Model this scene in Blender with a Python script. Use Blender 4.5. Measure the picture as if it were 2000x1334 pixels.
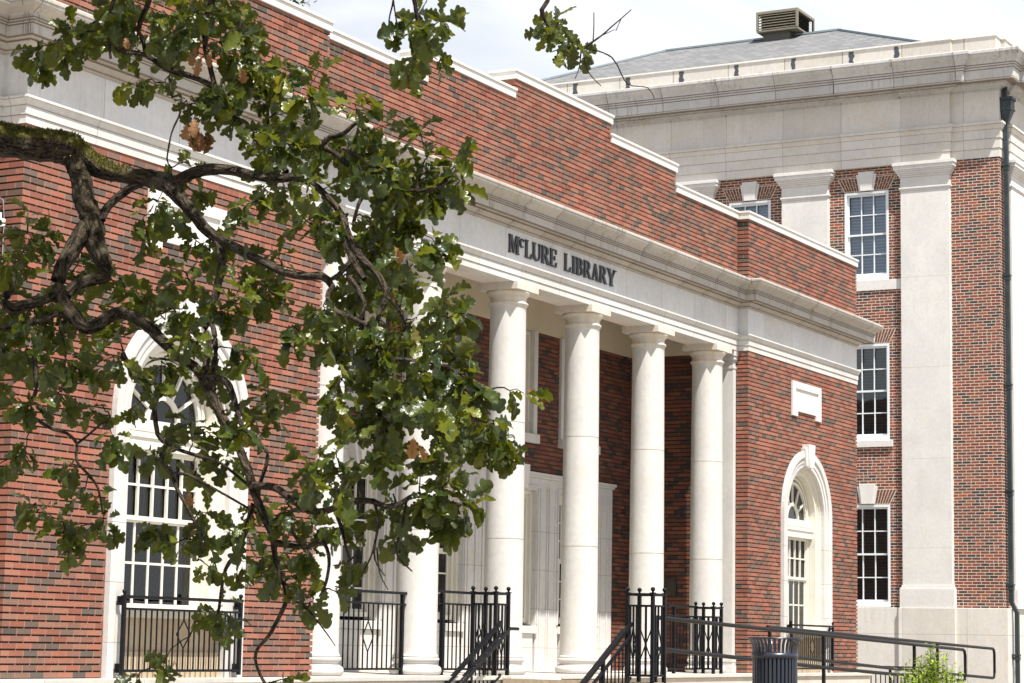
import bpy, math, random
import numpy as np
from mathutils import Vector, Matrix
for o in list(bpy.data.objects): bpy.data.objects.remove(o)
scene = bpy.context.scene
COL = scene.collection
R = math.radians
random.seed(7); RNG = np.random.default_rng(11)

# ------------------------------------------------------------ camera
F_PX = 4398.3; YAW = R(61.354); PITCH = R(7.65); ROLL = R(1.002)
CAM = Vector((-22.041, -14.558, 0.402))
fwd = Vector((math.sin(YAW)*math.cos(PITCH), math.cos(YAW)*math.cos(PITCH), math.sin(PITCH)))
rt0 = Vector((math.cos(YAW), -math.sin(YAW), 0)); up0 = rt0.cross(fwd)
rt = rt0*math.cos(ROLL)+up0*math.sin(ROLL); up = -rt0*math.sin(ROLL)+up0*math.cos(ROLL)
cd = bpy.data.cameras.new('camera'); cam = bpy.data.objects.new('camera', cd); COL.objects.link(cam)
cd.sensor_width = 36; cd.lens = F_PX/2000*36; cd.clip_start = .1; cd.clip_end = 5000
m3 = Matrix((rt, up, -fwd)).transposed()
cam.matrix_world = Matrix.Translation(CAM) @ m3.to_4x4()
scene.camera = cam
cd.dof.use_dof = True; cd.dof.focus_distance = 26.0; cd.dof.aperture_fstop = 20

# ------------------------------------------------------------ light
SUNV = Vector((-.27, -.435, 1)).normalized()
SUN_STRENGTH = 5.0; SKY = 0.052
sd = bpy.data.lights.new('sun', 'SUN'); sd.energy = SUN_STRENGTH; sd.angle = R(.55); sd.color = (1, .955, .89)
so = bpy.data.objects.new('sun', sd); COL.objects.link(so)
so.rotation_euler = SUNV.to_track_quat('Z', 'Y').to_euler(); so.location = (-30, -40, 80)
w = bpy.data.worlds.new('World'); scene.world = w; w.use_nodes = True
nt = w.node_tree; nt.nodes.clear()
N = nt.nodes.new; L = nt.links.new
out = N('ShaderNodeOutputWorld'); bg = N('ShaderNodeBackground'); bg.inputs[1].default_value = SKY
sky = N('ShaderNodeTexSky'); sky.sky_type = 'NISHITA'; sky.sun_disc = False
sky.sun_elevation = math.asin(SUNV.z); sky.sun_rotation = math.atan2(SUNV.x, SUNV.y) % (2*math.pi)
sky.air_density = 1.0; sky.dust_density = 1.5
tc = N('ShaderNodeTexCoord'); mp = N('ShaderNodeMapping'); mp.inputs['Scale'].default_value = (1.0, 1.0, 2.6)
nz = N('ShaderNodeTexNoise'); nz.inputs['Scale'].default_value = 3.4; nz.inputs['Detail'].default_value = 7; nz.inputs['Roughness'].default_value = .52; nz.inputs['Distortion'].default_value = .5
cr = N('ShaderNodeValToRGB'); cr.color_ramp.elements[0].position = .40; cr.color_ramp.elements[1].position = .56
cr.color_ramp.elements[0].color = (.66,)*3+(1,); cr.color_ramp.elements[1].color = (1.0,)*3+(1,)
mix = N('ShaderNodeMix'); mix.data_type = 'RGBA'
mix.inputs[7].default_value = (11.9, 12.3, 13.0, 1)
L(tc.outputs['Generated'], mp.inputs[0]); L(mp.outputs[0], nz.inputs[0]); L(nz.outputs[0], cr.inputs[0])
spz = N('ShaderNodeSeparateXYZ'); L(tc.outputs['Generated'], spz.inputs[0])
el = N('ShaderNodeMapRange'); el.inputs[1].default_value = .30; el.inputs[2].default_value = .75; el.inputs[3].default_value = 1.0; el.inputs[4].default_value = .12; L(spz.outputs[2], el.inputs[0])
mm = N('ShaderNodeMath'); mm.operation = 'MULTIPLY'; L(cr.outputs[0], mm.inputs[0]); L(el.outputs[0], mm.inputs[1]); L(mm.outputs[0], mix.inputs[0]); L(sky.outputs[0], mix.inputs[6]); L(mix.outputs[2], bg.inputs[0]); L(bg.outputs[0], out.inputs[0])
scene.view_settings.view_transform = 'Standard'; scene.view_settings.look = 'None'
scene.view_settings.exposure = 0.82; scene.view_settings.gamma = 1
scene.render.engine = 'CYCLES'
scene.cycles.max_bounces = 6; scene.cycles.transparent_max_bounces = 8

# ------------------------------------------------------------ mesh helpers
class MB:
    def __init__(s): s.v = []; s.f = []; s.sm = []
    def add(s, vs, fs, smooth=False):
        b = len(s.v); s.v += [tuple(p) for p in vs]
        for f in fs: s.f.append([b+i for i in f]); s.sm.append(smooth)
        return s
    def box(s, x0, x1, y0, y1, z0, z1):
        vs = [(x0,y0,z0),(x1,y0,z0),(x1,y1,z0),(x0,y1,z0),(x0,y0,z1),(x1,y0,z1),(x1,y1,z1),(x0,y1,z1)]
        return s.add(vs, [(0,3,2,1),(4,5,6,7),(0,1,5,4),(1,2,6,5),(2,3,7,6),(3,0,4,7)])
    def prism(s, pts, h, axis='y', a=0.0):
        """outline pts (p,q) extruded from a to a+h along axis; axis y -> (p,.,q); x -> (.,p,q); z -> (p,q,.)"""
        ar = sum(pts[i][0]*pts[(i+1)%len(pts)][1]-pts[(i+1)%len(pts)][0]*pts[i][1] for i in range(len(pts)))
        if ar < 0: pts = pts[::-1]
        n = len(pts)
        def P(p, t):
            return {'y': (p[0], t, p[1]), 'x': (t, p[0], p[1]), 'z': (p[0], p[1], t)}[axis]
        vs = [P(p, a) for p in pts]+[P(p, a+h) for p in pts]
        fs = [list(range(n)), list(range(2*n-1, n-1, -1))]+[(i, i+n, (i+1) % n+n, (i+1) % n) for i in range(n)]
        if axis != 'y': fs = [f[::-1] for f in fs]
        if h < 0: fs = [f[::-1] for f in fs]
        return s.add(vs, fs)
    def bar(s, a, b, w, d=None, upv=(0,0,1)):
        d = d or w; a = Vector(a); b = Vector(b); t = (b-a).normalized(); u = Vector(upv)
        if abs(t.dot(u)) > .98: u = Vector((0,1,0))
        q = t.cross(u).normalized(); u = q.cross(t)
        vs = []
        for p in (a, b):
            for i, j in ((-1,-1),(1,-1),(1,1),(-1,1)): vs.append(p+q*(w/2*i)+u*(d/2*j))
        return s.add(vs, [(0,1,2,3),(7,6,5,4),(0,4,5,1),(1,5,6,2),(2,6,7,3),(3,7,4,0)])
    def tube(s, pts, rad, n=8, caps=True):
        pts = [Vector(p) for p in pts]
        if not hasattr(rad, '__len__'): rad = [rad]*len(pts)
        vs = []; fs = []; ref = Vector((.13,.31,.94))
        for i, p in enumerate(pts):
            t = (pts[min(i+1, len(pts)-1)]-pts[max(i-1, 0)]).normalized()
            q = t.cross(ref)
            if q.length < .15: q = t.cross(Vector((1,0,0)))
            q.normalize(); u = q.cross(t)
            for k in range(n):
                a = 2*math.pi*k/n; vs.append(p+(q*math.cos(a)+u*math.sin(a))*rad[i])
        for i in range(len(pts)-1):
            for k in range(n):
                a = i*n+k; b = i*n+(k+1) % n; fs.append((a, b, b+n, a+n))
        s.add(vs, fs, True)
        if caps: s.add([vs[k] for k in range(n)], [list(range(n))[::-1]]); s.add(vs[-n:], [list(range(n))])
        return s
    def lathe(s, prof, n=40, c=(0,0), smooth=True):
        vs = []; fs = []
        for r, z in prof:
            for k in range(n):
                a = 2*math.pi*k/n; vs.append((c[0]+r*math.cos(a), c[1]+r*math.sin(a), z))
        for i in range(len(prof)-1):
            for k in range(n):
                a = i*n+k; b = i*n+(k+1) % n; fs.append((a, b, b+n, a+n))
        return s.add(vs, fs, smooth)
    def sphere(s, c, r, n=10):
        pr = [(max(r*math.sin(math.pi*i/n), 1e-4), c[2]-r*math.cos(math.pi*i/n)) for i in range(n+1)]
        return s.lathe(pr, n+2, (c[0], c[1]))
    def sweep(s, path, prof, cap=True):
        """plan path, profile (outward offset, z); outward is the right hand side"""
        n = len(path); rows = []
        for i in range(n):
            P = Vector(path[i])
            ds = []
            if i > 0: ds.append((P-Vector(path[i-1])).normalized())
            if i < n-1: ds.append((Vector(path[i+1])-P).normalized())
            ns = [Vector((d.y, -d.x)) for d in ds]
            m = ns[0] if len(ns) == 1 else (ns[0]+ns[1])/(1+ns[0].dot(ns[1]))
            rows.append([(P.x+m.x*o, P.y+m.y*o, z) for o, z in prof])
        k = len(prof); vs = [p for r in rows for p in r]; fs = []
        for i in range(n-1):
            for j in range(k-1):
                a = i*k+j; fs.append((a, a+k, a+k+1, a+1))
        s.add(vs, fs)
        if cap: s.add(rows[0], [list(range(k))]); s.add(rows[-1], [list(range(k))[::-1]])
        return s
    def merge(s, o):
        s.cut = len(s.f); s.add(o.v, o.f); return s
    def build(s, name, mat, parent=None, smooth=False, bevel=0, mat2=None):
        me = bpy.data.meshes.new(name); me.from_pydata(s.v, [], s.f)
        for p, sm in zip(me.polygons, s.sm): p.use_smooth = sm or smooth
        if mat: me.materials.append(mat)
        if mat2:
            me.materials.append(mat2)
            for p in me.polygons[s.cut:]: p.material_index = 1
        me.validate(); me.update()
        o = bpy.data.objects.new(name, me); COL.objects.link(o)
        if parent: o.parent = parent
        if bevel:
            b = o.modifiers.new('bevel', 'BEVEL'); b.width = bevel; b.segments = 2; b.limit_method = 'ANGLE'; b.angle_limit = R(50)
        return o
def empty(name, loc=(0,0,0)):
    o = bpy.data.objects.new(name, None); COL.objects.link(o); o.location = loc; o.empty_display_size = .2; return o
def tag(o, label=None, cat=None, group=None, kind=None):
    if label: o['label'] = label
    if cat: o['category'] = cat
    if group: o['group'] = group
    if kind: o['kind'] = kind
    return o
def copy_tree(o, parent=None):
    c = o.copy(); COL.objects.link(c); c.parent = parent
    for ch in [k for k in bpy.data.objects if k.parent == o]: copy_tree(ch, c)
    return c

# ------------------------------------------------------------ material helpers
class G:
    def __init__(s, name):
        s.m = bpy.data.materials.new(name); s.m.use_nodes = True; s.t = s.m.node_tree; s.t.nodes.clear()
        s.out = s.n('ShaderNodeOutputMaterial'); s.b = s.n('ShaderNodeBsdfPrincipled'); s.l(s.b.outputs[0], s.out.inputs[0])
    def n(s, k, **kw):
        o = s.t.nodes.new(k)
        for a, v in kw.items(): setattr(o, a, v)
        return o
    def l(s, a, b): s.t.links.new(a, b)
    def math(s, op, a, b=None, c=None):
        o = s.n('ShaderNodeMath', operation=op)
        for i, v in enumerate((a, b, c)):
            if v is None: continue
            if isinstance(v, (int, float)): o.inputs[i].default_value = v
            else: s.l(v, o.inputs[i])
        return o.outputs[0]
    def ramp(s, fac, stops, interp='LINEAR'):
        o = s.n('ShaderNodeValToRGB'); e = o.color_ramp.elements; o.color_ramp.interpolation = interp
        while len(e) < len(stops): e.new(.5)
        for k, (p, c) in zip(e, stops): k.position = p; k.color = (tuple(c)+(1,)) if len(c) == 3 else c
        s.l(fac, o.inputs[0]); return o.outputs[0]
    def mixc(s, f, a, b, mode='MIX'):
        o = s.n('ShaderNodeMix', data_type='RGBA', blend_type=mode)
        for i, v in ((0, f), (6, a), (7, b)):
            if isinstance(v, (int, float)): o.inputs[i].default_value = v
            elif isinstance(v, tuple): o.inputs[i].default_value = v+(1,) if len(v) == 3 else v
            else: s.l(v, o.inputs[i])
        return o.outputs[2]
    def noise(s, vec, scale, detail=4, rough=.55, dist=0, sc=None):
        if sc is not None:
            mp = s.n('ShaderNodeMapping'); mp.inputs['Scale'].default_value = sc; s.l(vec, mp.inputs[0]); vec = mp.outputs[0]
        o = s.n('ShaderNodeTexNoise'); o.inputs['Scale'].default_value = scale; o.inputs['Detail'].default_value = detail
        o.inputs['Roughness'].default_value = rough; o.inputs['Distortion'].default_value = dist; s.l(vec, o.inputs[0]); return o.outputs[0]
    def bump(s, h, strength=.3, dist=.01):
        o = s.n('ShaderNodeBump'); o.inputs['Strength'].default_value = strength; o.inputs['Distance'].default_value = dist
        s.l(h, o.inputs['Height']); s.l(o.outputs[0], s.b.inputs['Normal'])
    def coords(s):
        tc = s.n('ShaderNodeTexCoord'); sp = s.n('ShaderNodeSeparateXYZ'); s.l(tc.outputs['Object'], sp.inputs[0])
        return tc.outputs['Object'], sp.outputs[0], sp.outputs[1], sp.outputs[2]
    def facing_u(s, x, y):
        g = s.n('ShaderNodeNewGeometry'); sp = s.n('ShaderNodeSeparateXYZ'); s.l(g.outputs['True Normal'], sp.inputs[0])
        k = s.math('GREATER_THAN', s.math('ABSOLUTE', sp.outputs[0]), .7)
        mx = s.n('ShaderNodeMix', data_type='FLOAT'); s.l(k, mx.inputs[0]); s.l(x, mx.inputs[2]); s.l(y, mx.inputs[3])
        return mx.outputs[0]
    def set(s, **kw):
        for k, v in kw.items():
            i = s.b.inputs[k.replace('_', ' ')]
            if isinstance(v, (int, float)): i.default_value = v
            elif isinstance(v, tuple): i.default_value = v+(1,) if len(v) == 3 else v
            else: s.l(v, i)
        return s

def brick_mat(name, Lb, h, joint, hjoint, stops, mortar, bed=False, half=.22, vary=.5, jit=.10):
    g = G(name); ob, x, y, z = g.coords(); u = g.facing_u(x, y)
    row = g.math('FLOOR', g.math('DIVIDE', g.math('ADD', z, 20.0*h*50), h))
    par = g.math('MULTIPLY', g.math('MODULO', row, 2), .5)
    wn0 = g.n('ShaderNodeTexWhiteNoise', noise_dimensions='1D'); g.l(row, wn0.inputs['W'])
    uu = g.math('ADD', g.math('ADD', g.math('DIVIDE', g.math('ADD', u, 100), Lb), par), g.math('MULTIPLY', wn0.outputs[0], jit))
    col = g.math('FLOOR', uu)
    def wn(c, k):
        cb = g.n('ShaderNodeCombineXYZ'); g.l(c, cb.inputs[0]); g.l(row, cb.inputs[1]); cb.inputs[2].default_value = k
        o = g.n('ShaderNodeTexWhiteNoise', noise_dimensions='3D'); g.l(cb.outputs[0], o.inputs['Vector']); return o.outputs[0]
    r0 = wn(col, 3.3); ish = g.math('LESS_THAN', r0, half)
    sub = g.math('MULTIPLY', ish, g.math('MULTIPLY', g.math('FLOOR', g.math('MULTIPLY', g.math('FRACT', uu), 2)), .5))
    key = g.math('ADD', col, sub)
    r1 = wn(key, 1.7); r2 = wn(key, 5.1)
    c = g.ramp(r1, stops, 'CONSTANT')
    n1 = g.noise(ob, 30, 5, .6); n2 = g.noise(ob, 220, 3, .6)
    v = g.math('ADD', g.math('MULTIPLY', r2, vary), 1-vary/2)
    v = g.math('MULTIPLY', v, g.math('ADD', g.math('MULTIPLY', n1, .55), .72))
    c = g.mixc(1.0, c, g.ramp(v, [(0, (0,0,0)), (1, (1,1,1))]), 'MULTIPLY')
    c2 = g.mixc(g.math('MULTIPLY', g.ramp(g.noise(ob, 70, 4, .7), [(.5, (0,0,0)), (.72, (1,1,1))]), .35), c, (.09,.055,.04))
    # head joints
    fu = g.math('FRACT', uu); fh = g.math('FRACT', g.math('MULTIPLY', fu, 2))
    j = g.math('MAXIMUM', g.math('LESS_THAN', fu, hjoint/Lb), g.math('MULTIPLY', ish, g.math('LESS_THAN', fh, 2*hjoint/Lb)))
    if bed:
        fz = g.math('FRACT', g.math('DIVIDE', g.math('ADD', z, 20.0*h*50), h))
        j = g.math('MAXIMUM', j, g.math('LESS_THAN', fz, joint/h))
    mc = g.mixc(g.noise(ob, 60, 3), mortar, tuple(k*.72 for k in mortar))
    c3 = g.mixc(j, c2, mc)
    # weathering at large scale
    c3 = g.mixc(g.math('MULTIPLY', g.ramp(g.noise(ob, .9, 5, .6), [(.35, (1,1,1)), (.65, (0,0,0))]), .16), c3, (.10,.06,.05))
    g.set(Base_Color=c3, Roughness=.88, Specular_IOR_Level=.25)
    hgt = g.math('SUBTRACT', g.math('ADD', g.math('MULTIPLY', n2, .35), g.math('MULTIPLY', g.noise(ob, 60, 4), .5)), g.math('MULTIPLY', j, .8))
    g.bump(hgt, .65, .006)
    return g.m

def stone_mat(name, base=(.70,.665,.60), joint=0, jy=0, zj=None, streak=.25, dark=(.30,.27,.23), u_off=0, warm=.3, jw=.006, js=.6, drip=0):
    g = G(name); ob, x, y, z = g.coords(); u = g.facing_u(x, y)
    a = g.noise(ob, 1.3, 6, .6, .4); b = g.noise(ob, 14, 5, .6)
    veil = g.noise(ob, 2.2, 6, .62, 1.6, sc=(1, 1, .7))
    c = g.mixc(g.ramp(a, [(.3, (0,0,0)), (.7, (1,1,1))]), base, tuple(k*f for k, f in zip(base, (.86,.86,.88))))
    c = g.mixc(g.math('MULTIPLY', g.ramp(veil, [(.52, (0,0,0)), (.62, (1,1,1))]), warm), c, (base[0]*.92, base[1]*.84, base[2]*.70))
    c = g.mixc(.5, c, g.ramp(b, [(.25, (.72,.72,.72)), (.75, (1,1,1))]), 'MULTIPLY')
    # rain streaks, vertical
    st = g.noise(ob, 7, 5, .7, .3, sc=(2.4, 2.4, .10)); st2 = g.noise(ob, .8, 3)
    k = g.math('MULTIPLY', g.ramp(st, [(.50, (0,0,0)), (.72, (1,1,1))]), g.ramp(st2, [(.4, (0,0,0)), (.65, (1,1,1))]))
    c = g.mixc(g.math('MULTIPLY', k, streak), c, dark)
    h = g.math('ADD', g.math('MULTIPLY', b, .4), g.math('MULTIPLY', g.noise(ob, 90, 3), .3))
    if joint:
        fu = g.math('FRACT', g.math('DIVIDE', g.math('ADD', u, 100+u_off), joint))
        per = g.n('ShaderNodeTexWhiteNoise', noise_dimensions='1D'); g.l(g.math('FLOOR', g.math('DIVIDE', g.math('ADD', u, 100+u_off), joint)), per.inputs['W'])
        c = g.mixc(1.0, c, g.ramp(per.outputs[0], [(0, (.86,.85,.83)), (1, (1,1,1))]), 'MULTIPLY')
        j = g.math('LESS_THAN', fu, jw/joint)
        c = g.mixc(g.math('MULTIPLY', j, js), c, (.16,.13,.10)); h = g.math('SUBTRACT', h, j)
    if drip:
        d = g.math('MULTIPLY', fu, joint)
        fall = g.ramp(g.math('DIVIDE', d, .20), [(0, (1,1,1)), (.35, (.7,.7,.7)), (1, (0,0,0))])
        ln = g.noise(ob, 1, 3, .6, 0, sc=(60, 60, 1.1)); big = g.noise(ob, 1.7, 3, .6)
        dm = g.math('MULTIPLY', g.math('MULTIPLY', fall, g.ramp(ln, [(.50, (0,0,0)), (.56, (1,1,1))])), g.ramp(big, [(.42, (0,0,0)), (.58, (1,1,1))]))
        c = g.mixc(g.math('MULTIPLY', dm, drip), c, (.06,.052,.045))
    for zz in (zj or []):
        j = g.math('LESS_THAN', g.math('ABSOLUTE', g.math('SUBTRACT', z, zz)), jw/2)
        c = g.mixc(g.math('MULTIPLY', j, js), c, (.18,.14,.105)); h = g.math('SUBTRACT', h, j)
    g.set(Base_Color=c, Roughness=.8, Specular_IOR_Level=.3); g.bump(h, .35, .006)
    return g.m

def plain_mat(name, col, rough=.5, metal=0, var=.12, scale=12, bump=.15, spec=.5, dirt=None, dirtamt=.3):
    g = G(name); ob, x, y, z = g.coords(); n = g.noise(ob, scale, 5, .6)
    c = g.mixc(g.ramp(n, [(.3, (0,0,0)), (.7, (1,1,1))]), col, tuple(k*(1-var) for k in col))
    if dirt: c = g.mixc(g.math('MULTIPLY', g.ramp(g.noise(ob, scale*.4, 6, .7), [(.5, (0,0,0)), (.7, (1,1,1))]), dirtamt), c, dirt)
    g.set(Base_Color=c, Roughness=rough, Metallic=metal, Specular_IOR_Level=spec)
    g.bump(g.noise(ob, scale*8, 3), bump, .002); return g.m

LB = .2055
LIB_STOPS = [(0, (.345,.150,.102)), (.13, (.30,.112,.075)), (.26, (.35,.134,.088)), (.38, (.25,.096,.066)), (.50, (.285,.144,.102)), (.62, (.24,.116,.084)), (.75, (.205,.126,.096)), (.86, (.165,.116,.09)), (.94, (.115,.096,.08))]
M_BRICK = brick_mat('red_brick', LB, .0677, .012, .0105, LIB_STOPS, (.38,.215,.165), half=-1, vary=.5, jit=0)
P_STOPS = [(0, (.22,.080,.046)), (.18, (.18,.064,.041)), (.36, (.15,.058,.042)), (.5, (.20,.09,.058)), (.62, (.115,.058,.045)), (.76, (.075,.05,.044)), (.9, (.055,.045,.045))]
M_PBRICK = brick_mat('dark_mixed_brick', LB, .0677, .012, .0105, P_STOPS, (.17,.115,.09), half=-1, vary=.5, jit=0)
TW_STOPS = [(0, (.24,.070,.048)), (.15, (.20,.058,.042)), (.33, (.165,.054,.043)), (.50, (.26,.080,.050)), (.60, (.125,.052,.046)), (.72, (.095,.062,.052)), (.80, (.050,.043,.048)), (.94, (.32,.085,.04))]
M_TBRICK = brick_mat('tower_brick', .2033, .0677, .0145, .014, TW_STOPS, (.74,.65,.52), bed=True, half=.10, vary=.35)
M_JOINT = plain_mat('recessed_mortar', (.07,.045,.034), .95, scale=40)
ZA_ = 5.234; TA_ = 11.63
M_STONE = stone_mat('limestone', base=(.74,.73,.70), joint=1.15, u_off=.3, zj=[ZA_+.083, ZA_+.175, ZA_+.238], jw=.007, js=.7)
M_POINT = plain_mat('pink_pointing', (.40,.225,.17), .95, scale=40, var=.25)
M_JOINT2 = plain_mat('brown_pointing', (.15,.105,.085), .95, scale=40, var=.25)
M_STONE_P = stone_mat('limestone_plain', base=(.80,.78,.74), streak=.15)
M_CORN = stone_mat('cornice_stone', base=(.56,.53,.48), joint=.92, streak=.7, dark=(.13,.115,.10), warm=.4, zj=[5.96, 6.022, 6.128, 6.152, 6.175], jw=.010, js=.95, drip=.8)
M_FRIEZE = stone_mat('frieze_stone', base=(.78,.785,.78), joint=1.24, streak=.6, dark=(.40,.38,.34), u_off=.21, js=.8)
M_COL = stone_mat('column_stone', base=(.66,.645,.61), streak=.28, warm=.2)
M_SURR = stone_mat('surround_stone', base=(.67,.66,.635), streak=.3, zj=[.35,.94,1.53,2.12], warm=.35, jw=.007)
M_APRON = stone_mat('apron_stone', base=(.62,.50,.35), joint=.42, streak=.3, warm=.5)
M_TSTONE = stone_mat('tower_stone', base=(.78,.75,.695), joint=1.47, u_off=.72, streak=.4, zj=[.78, TA_+.20, TA_+.43, TA_+.645, TA_+.75, 13.19], jw=.012, js=.5, dark=(.36,.32,.27))
M_TPIL = stone_mat('pilaster_stone', base=(.75,.735,.70), streak=.10, zj=[2.72, 4.75, 6.85, 8.95], warm=.2)
M_TCORN = stone_mat('tower_cornice_stone', base=(.66,.65,.625), joint=1.47, streak=.8, dark=(.11,.10,.09), u_off=.72, zj=[13.35, 13.57, 13.625, 13.675], jw=.018, js=.8, drip=.85)
M_PLASTER = plain_mat('cream_plaster', (.62,.56,.44), .85, scale=2.5, var=.1, bump=.1, dirt=(.45,.40,.30))
M_SOFFIT = plain_mat('soffit_plaster', (.70,.62,.56), .85, scale=2.5, var=.08, bump=.08)
M_WOOD = plain_mat('cream_paint', (.70,.675,.59), .45, scale=5, var=.06, bump=.06, dirt=(.5,.45,.34), dirtamt=.25)
M_TWOOD = plain_mat('white_paint', (.74,.78,.80), .45, scale=5, var=.05, bump=.05)
M_IRON = plain_mat('black_iron', (.007,.0075,.010), .45, scale=20, var=.3, bump=.12, spec=.18, dirt=(.05,.035,.025), dirtamt=.25)
M_CAP = plain_mat('white_metal_coping', (.74,.72,.67), .45, scale=1.2, var=.07, bump=.05, dirt=(.45,.40,.33), dirtamt=.25)
M_CONC = stone_mat('podium_concrete', base=(.66,.63,.57), joint=1.5, streak=.2, dark=(.35,.3,.22))
M_CAPST = stone_mat('weathered_capital_stone', base=(.70,.65,.57), streak=.5, dark=(.33,.28,.22), warm=.6)
M_LETTER = plain_mat('dark_metal_letters', (.035,.038,.045), .5, scale=30, var=.3, bump=.1)

def glass_mat(name, refl=.9, tint=(.01,.012,.016)):
    g = G(name); ob, x, y, z = g.coords()
    fr = g.n('ShaderNodeFresnel'); fr.inputs[0].default_value = 1.55
    tr = g.n('ShaderNodeBsdfTransparent'); tr.inputs[0].default_value = (.84,.87,.87,1)
    gl = g.n('ShaderNodeBsdfGlossy'); gl.inputs['Roughness'].default_value = .03; gl.inputs['Color'].default_value = (refl,)*3+(1,)
    bp = g.n('ShaderNodeBump'); bp.inputs['Strength'].default_value = .12; bp.inputs['Distance'].default_value = .01
    g.l(g.noise(ob, 3.5, 2), bp.inputs['Height']); g.l(bp.outputs[0], gl.inputs['Normal']); g.l(bp.outputs[0], fr.inputs['Normal'])
    mx = g.n('ShaderNodeMixShader'); g.l(fr.outputs[0], mx.inputs[0]); g.l(tr.outputs[0], mx.inputs[1]); g.l(gl.outputs[0], mx.inputs[2])
    g.t.nodes.remove(g.b); g.l(mx.outputs[0], g.out.inputs[0]); return g.m
M_GLASS = glass_mat('window_glass')
M_SCREEN = plain_mat('dark_window_screen', (.12,.12,.125), .5, scale=60, var=.45, bump=.5)
M_DARK = plain_mat('dark_interior', (.012,.012,.014), .8)
M_CURT = plain_mat('curtain_cloth', (.42,.37,.28), .9, scale=3, var=.25)
M_CURT2 = plain_mat('grey_curtain_cloth', (.33,.30,.27), .9, scale=3, var=.3)
def blind_mat(name, col, gap):
    g = G(name); ob, x, y, z = g.coords(); f = g.math('FRACT', g.math('DIVIDE', z, .075))
    c = g.mixc(g.ramp(f, [(0, (0,0,0)), (.55, (1,1,1)), (.8, (.6,.6,.6)), (.9, (0,0,0))]), gap, col)
    g.set(Base_Color=c, Roughness=.6); return g.m
M_BLIND_SKY = blind_mat('sky_painted_blinds', (.42,.55,.80), (.24,.32,.48))  # blue stands for sky reflected in the panes, painted into the slats
M_BLIND2 = blind_mat('dark_window_blinds', (.085,.078,.085), (.03,.03,.034))

# ------------------------------------------------------------ dimensions
S = 2.2431; YW = -.418; YF = -.24; YL = -.12
XL1 = -.704; XL2 = -5.878; XR1 = 11.92; XR2 = 17.093; YB = 1.70
H = .0677
ARC_L = -3.27; ARC_R = 14.505; SPR = 2.65

lib = empty('library_building', (5.6, 0, 0))
tag(lib, 'red brick library with a columned porch and stepped brick parapet', 'building')
def libpart(mb, name, mat, parent=None, **k):
    o = mb.build(name, mat, parent or lib, **k)
    if parent is None: o.location = -lib.location
    return o

rnd = random.Random(42)
def courses(mb, x0, x1, y0, y1, z0, z1, holes=None, axis='x', fill=None):
    k0 = int(round(z0/H)); k1 = int(round(z1/H))
    for k in range(k0, k1):
        a = k*H+.0085; b = (k+1)*H-.0085
        if k == k1-1: b = z1-.001
        if b <= a: continue
        zc = (a+b)/2; iv = [(x0, x1)]
        if holes:
            for h0, h1 in holes(zc):
                nv = []
                for p, q in iv:
                    if h1 <= p or h0 >= q: nv.append((p, q)); continue
                    if h0 > p: nv.append((p, h0))
                    if h1 < q: nv.append((h1, q))
                iv = nv
        for p, q in iv:
            j0 = random.uniform(-.0012, .0012)
            if fill is not None:
                par = k % 2; n0 = math.ceil((p+100)/LB+par/2+.02); 
                while True:
                    u = (n0-par/2)*LB-100
                    if u > q-.03: break
                    zz0, zz1 = k*H-.0087, k*H+.0087
                    if k > k0 and rnd.random() < .93:
                        if axis == 'x': fill.add([(u+.001,y0+.004,zz0),(u+.0095,y0+.004,zz0),(u+.0095,y0+.004,zz1),(u+.001,y0+.004,zz1),(u+.001,y0+.03,zz0),(u+.0095,y0+.03,zz0),(u+.0095,y0+.03,zz1),(u+.001,y0+.03,zz1)], [(0,1,2,3),(0,3,7,4),(1,5,6,2)])
                        else: fill.add([(y0+.004,u+.001,zz0),(y0+.004,u+.0095,zz0),(y0+.004,u+.0095,zz1),(y0+.004,u+.001,zz1),(y0+.03,u+.001,zz0),(y0+.03,u+.0095,zz0),(y0+.03,u+.0095,zz1),(y0+.03,u+.001,zz1)], [(3,2,1,0),(4,7,3,0),(2,6,5,1)])
                    n0 += 1
            if axis == 'x': mb.box(p, q, y0+j0, y1, a, b)
            else: mb.box(y0+j0, y1, p, q, a, b)
def arch_hole(c, r=1.07):
    def f(z):
        if z < SPR: return [(c-r, c+r)]
        if z < SPR+r: k = math.sqrt(r*r-(z-SPR)**2); return [(c-k, c+k)]
        return []
    return f
def arch_panel(mb, x0, x1, z0, z1, y, c, r=1.07):
    """flat backing with the arched opening left out"""
    mb.add([(x0,y,z0),(c-r,y,z0),(c-r,y,SPR),(x0,y,SPR)], [(0,1,2,3)])
    mb.add([(c+r,y,z0),(x1,y,z0),(x1,y,SPR),(c+r,y,SPR)], [(0,1,2,3)])
    n = 24; arc = [(c-r*math.cos(math.pi*i/n), y, SPR+r*math.sin(math.pi*i/n)) for i in range(n+1)]
    top = [(x0,y,SPR)]+[(c-r+2*r*i/n, y, z1) for i in range(n+1)]
    for i in range(n):
        mb.add([arc[i], arc[i+1], (arc[i+1][0], y, z1), (arc[i][0], y, z1)], [(0,1,2,3)])
    mb.add([(x0,y,SPR),(c-r,y,SPR),(c-r,y,z1),(x0,y,z1)], [(0,1,2,3)])
    mb.add([(c+r,y,SPR),(x1,y,SPR),(x1,y,z1),(c+r,y,z1)], [(0,1,2,3)])
RC = .022
ZA = 5.234
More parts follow.
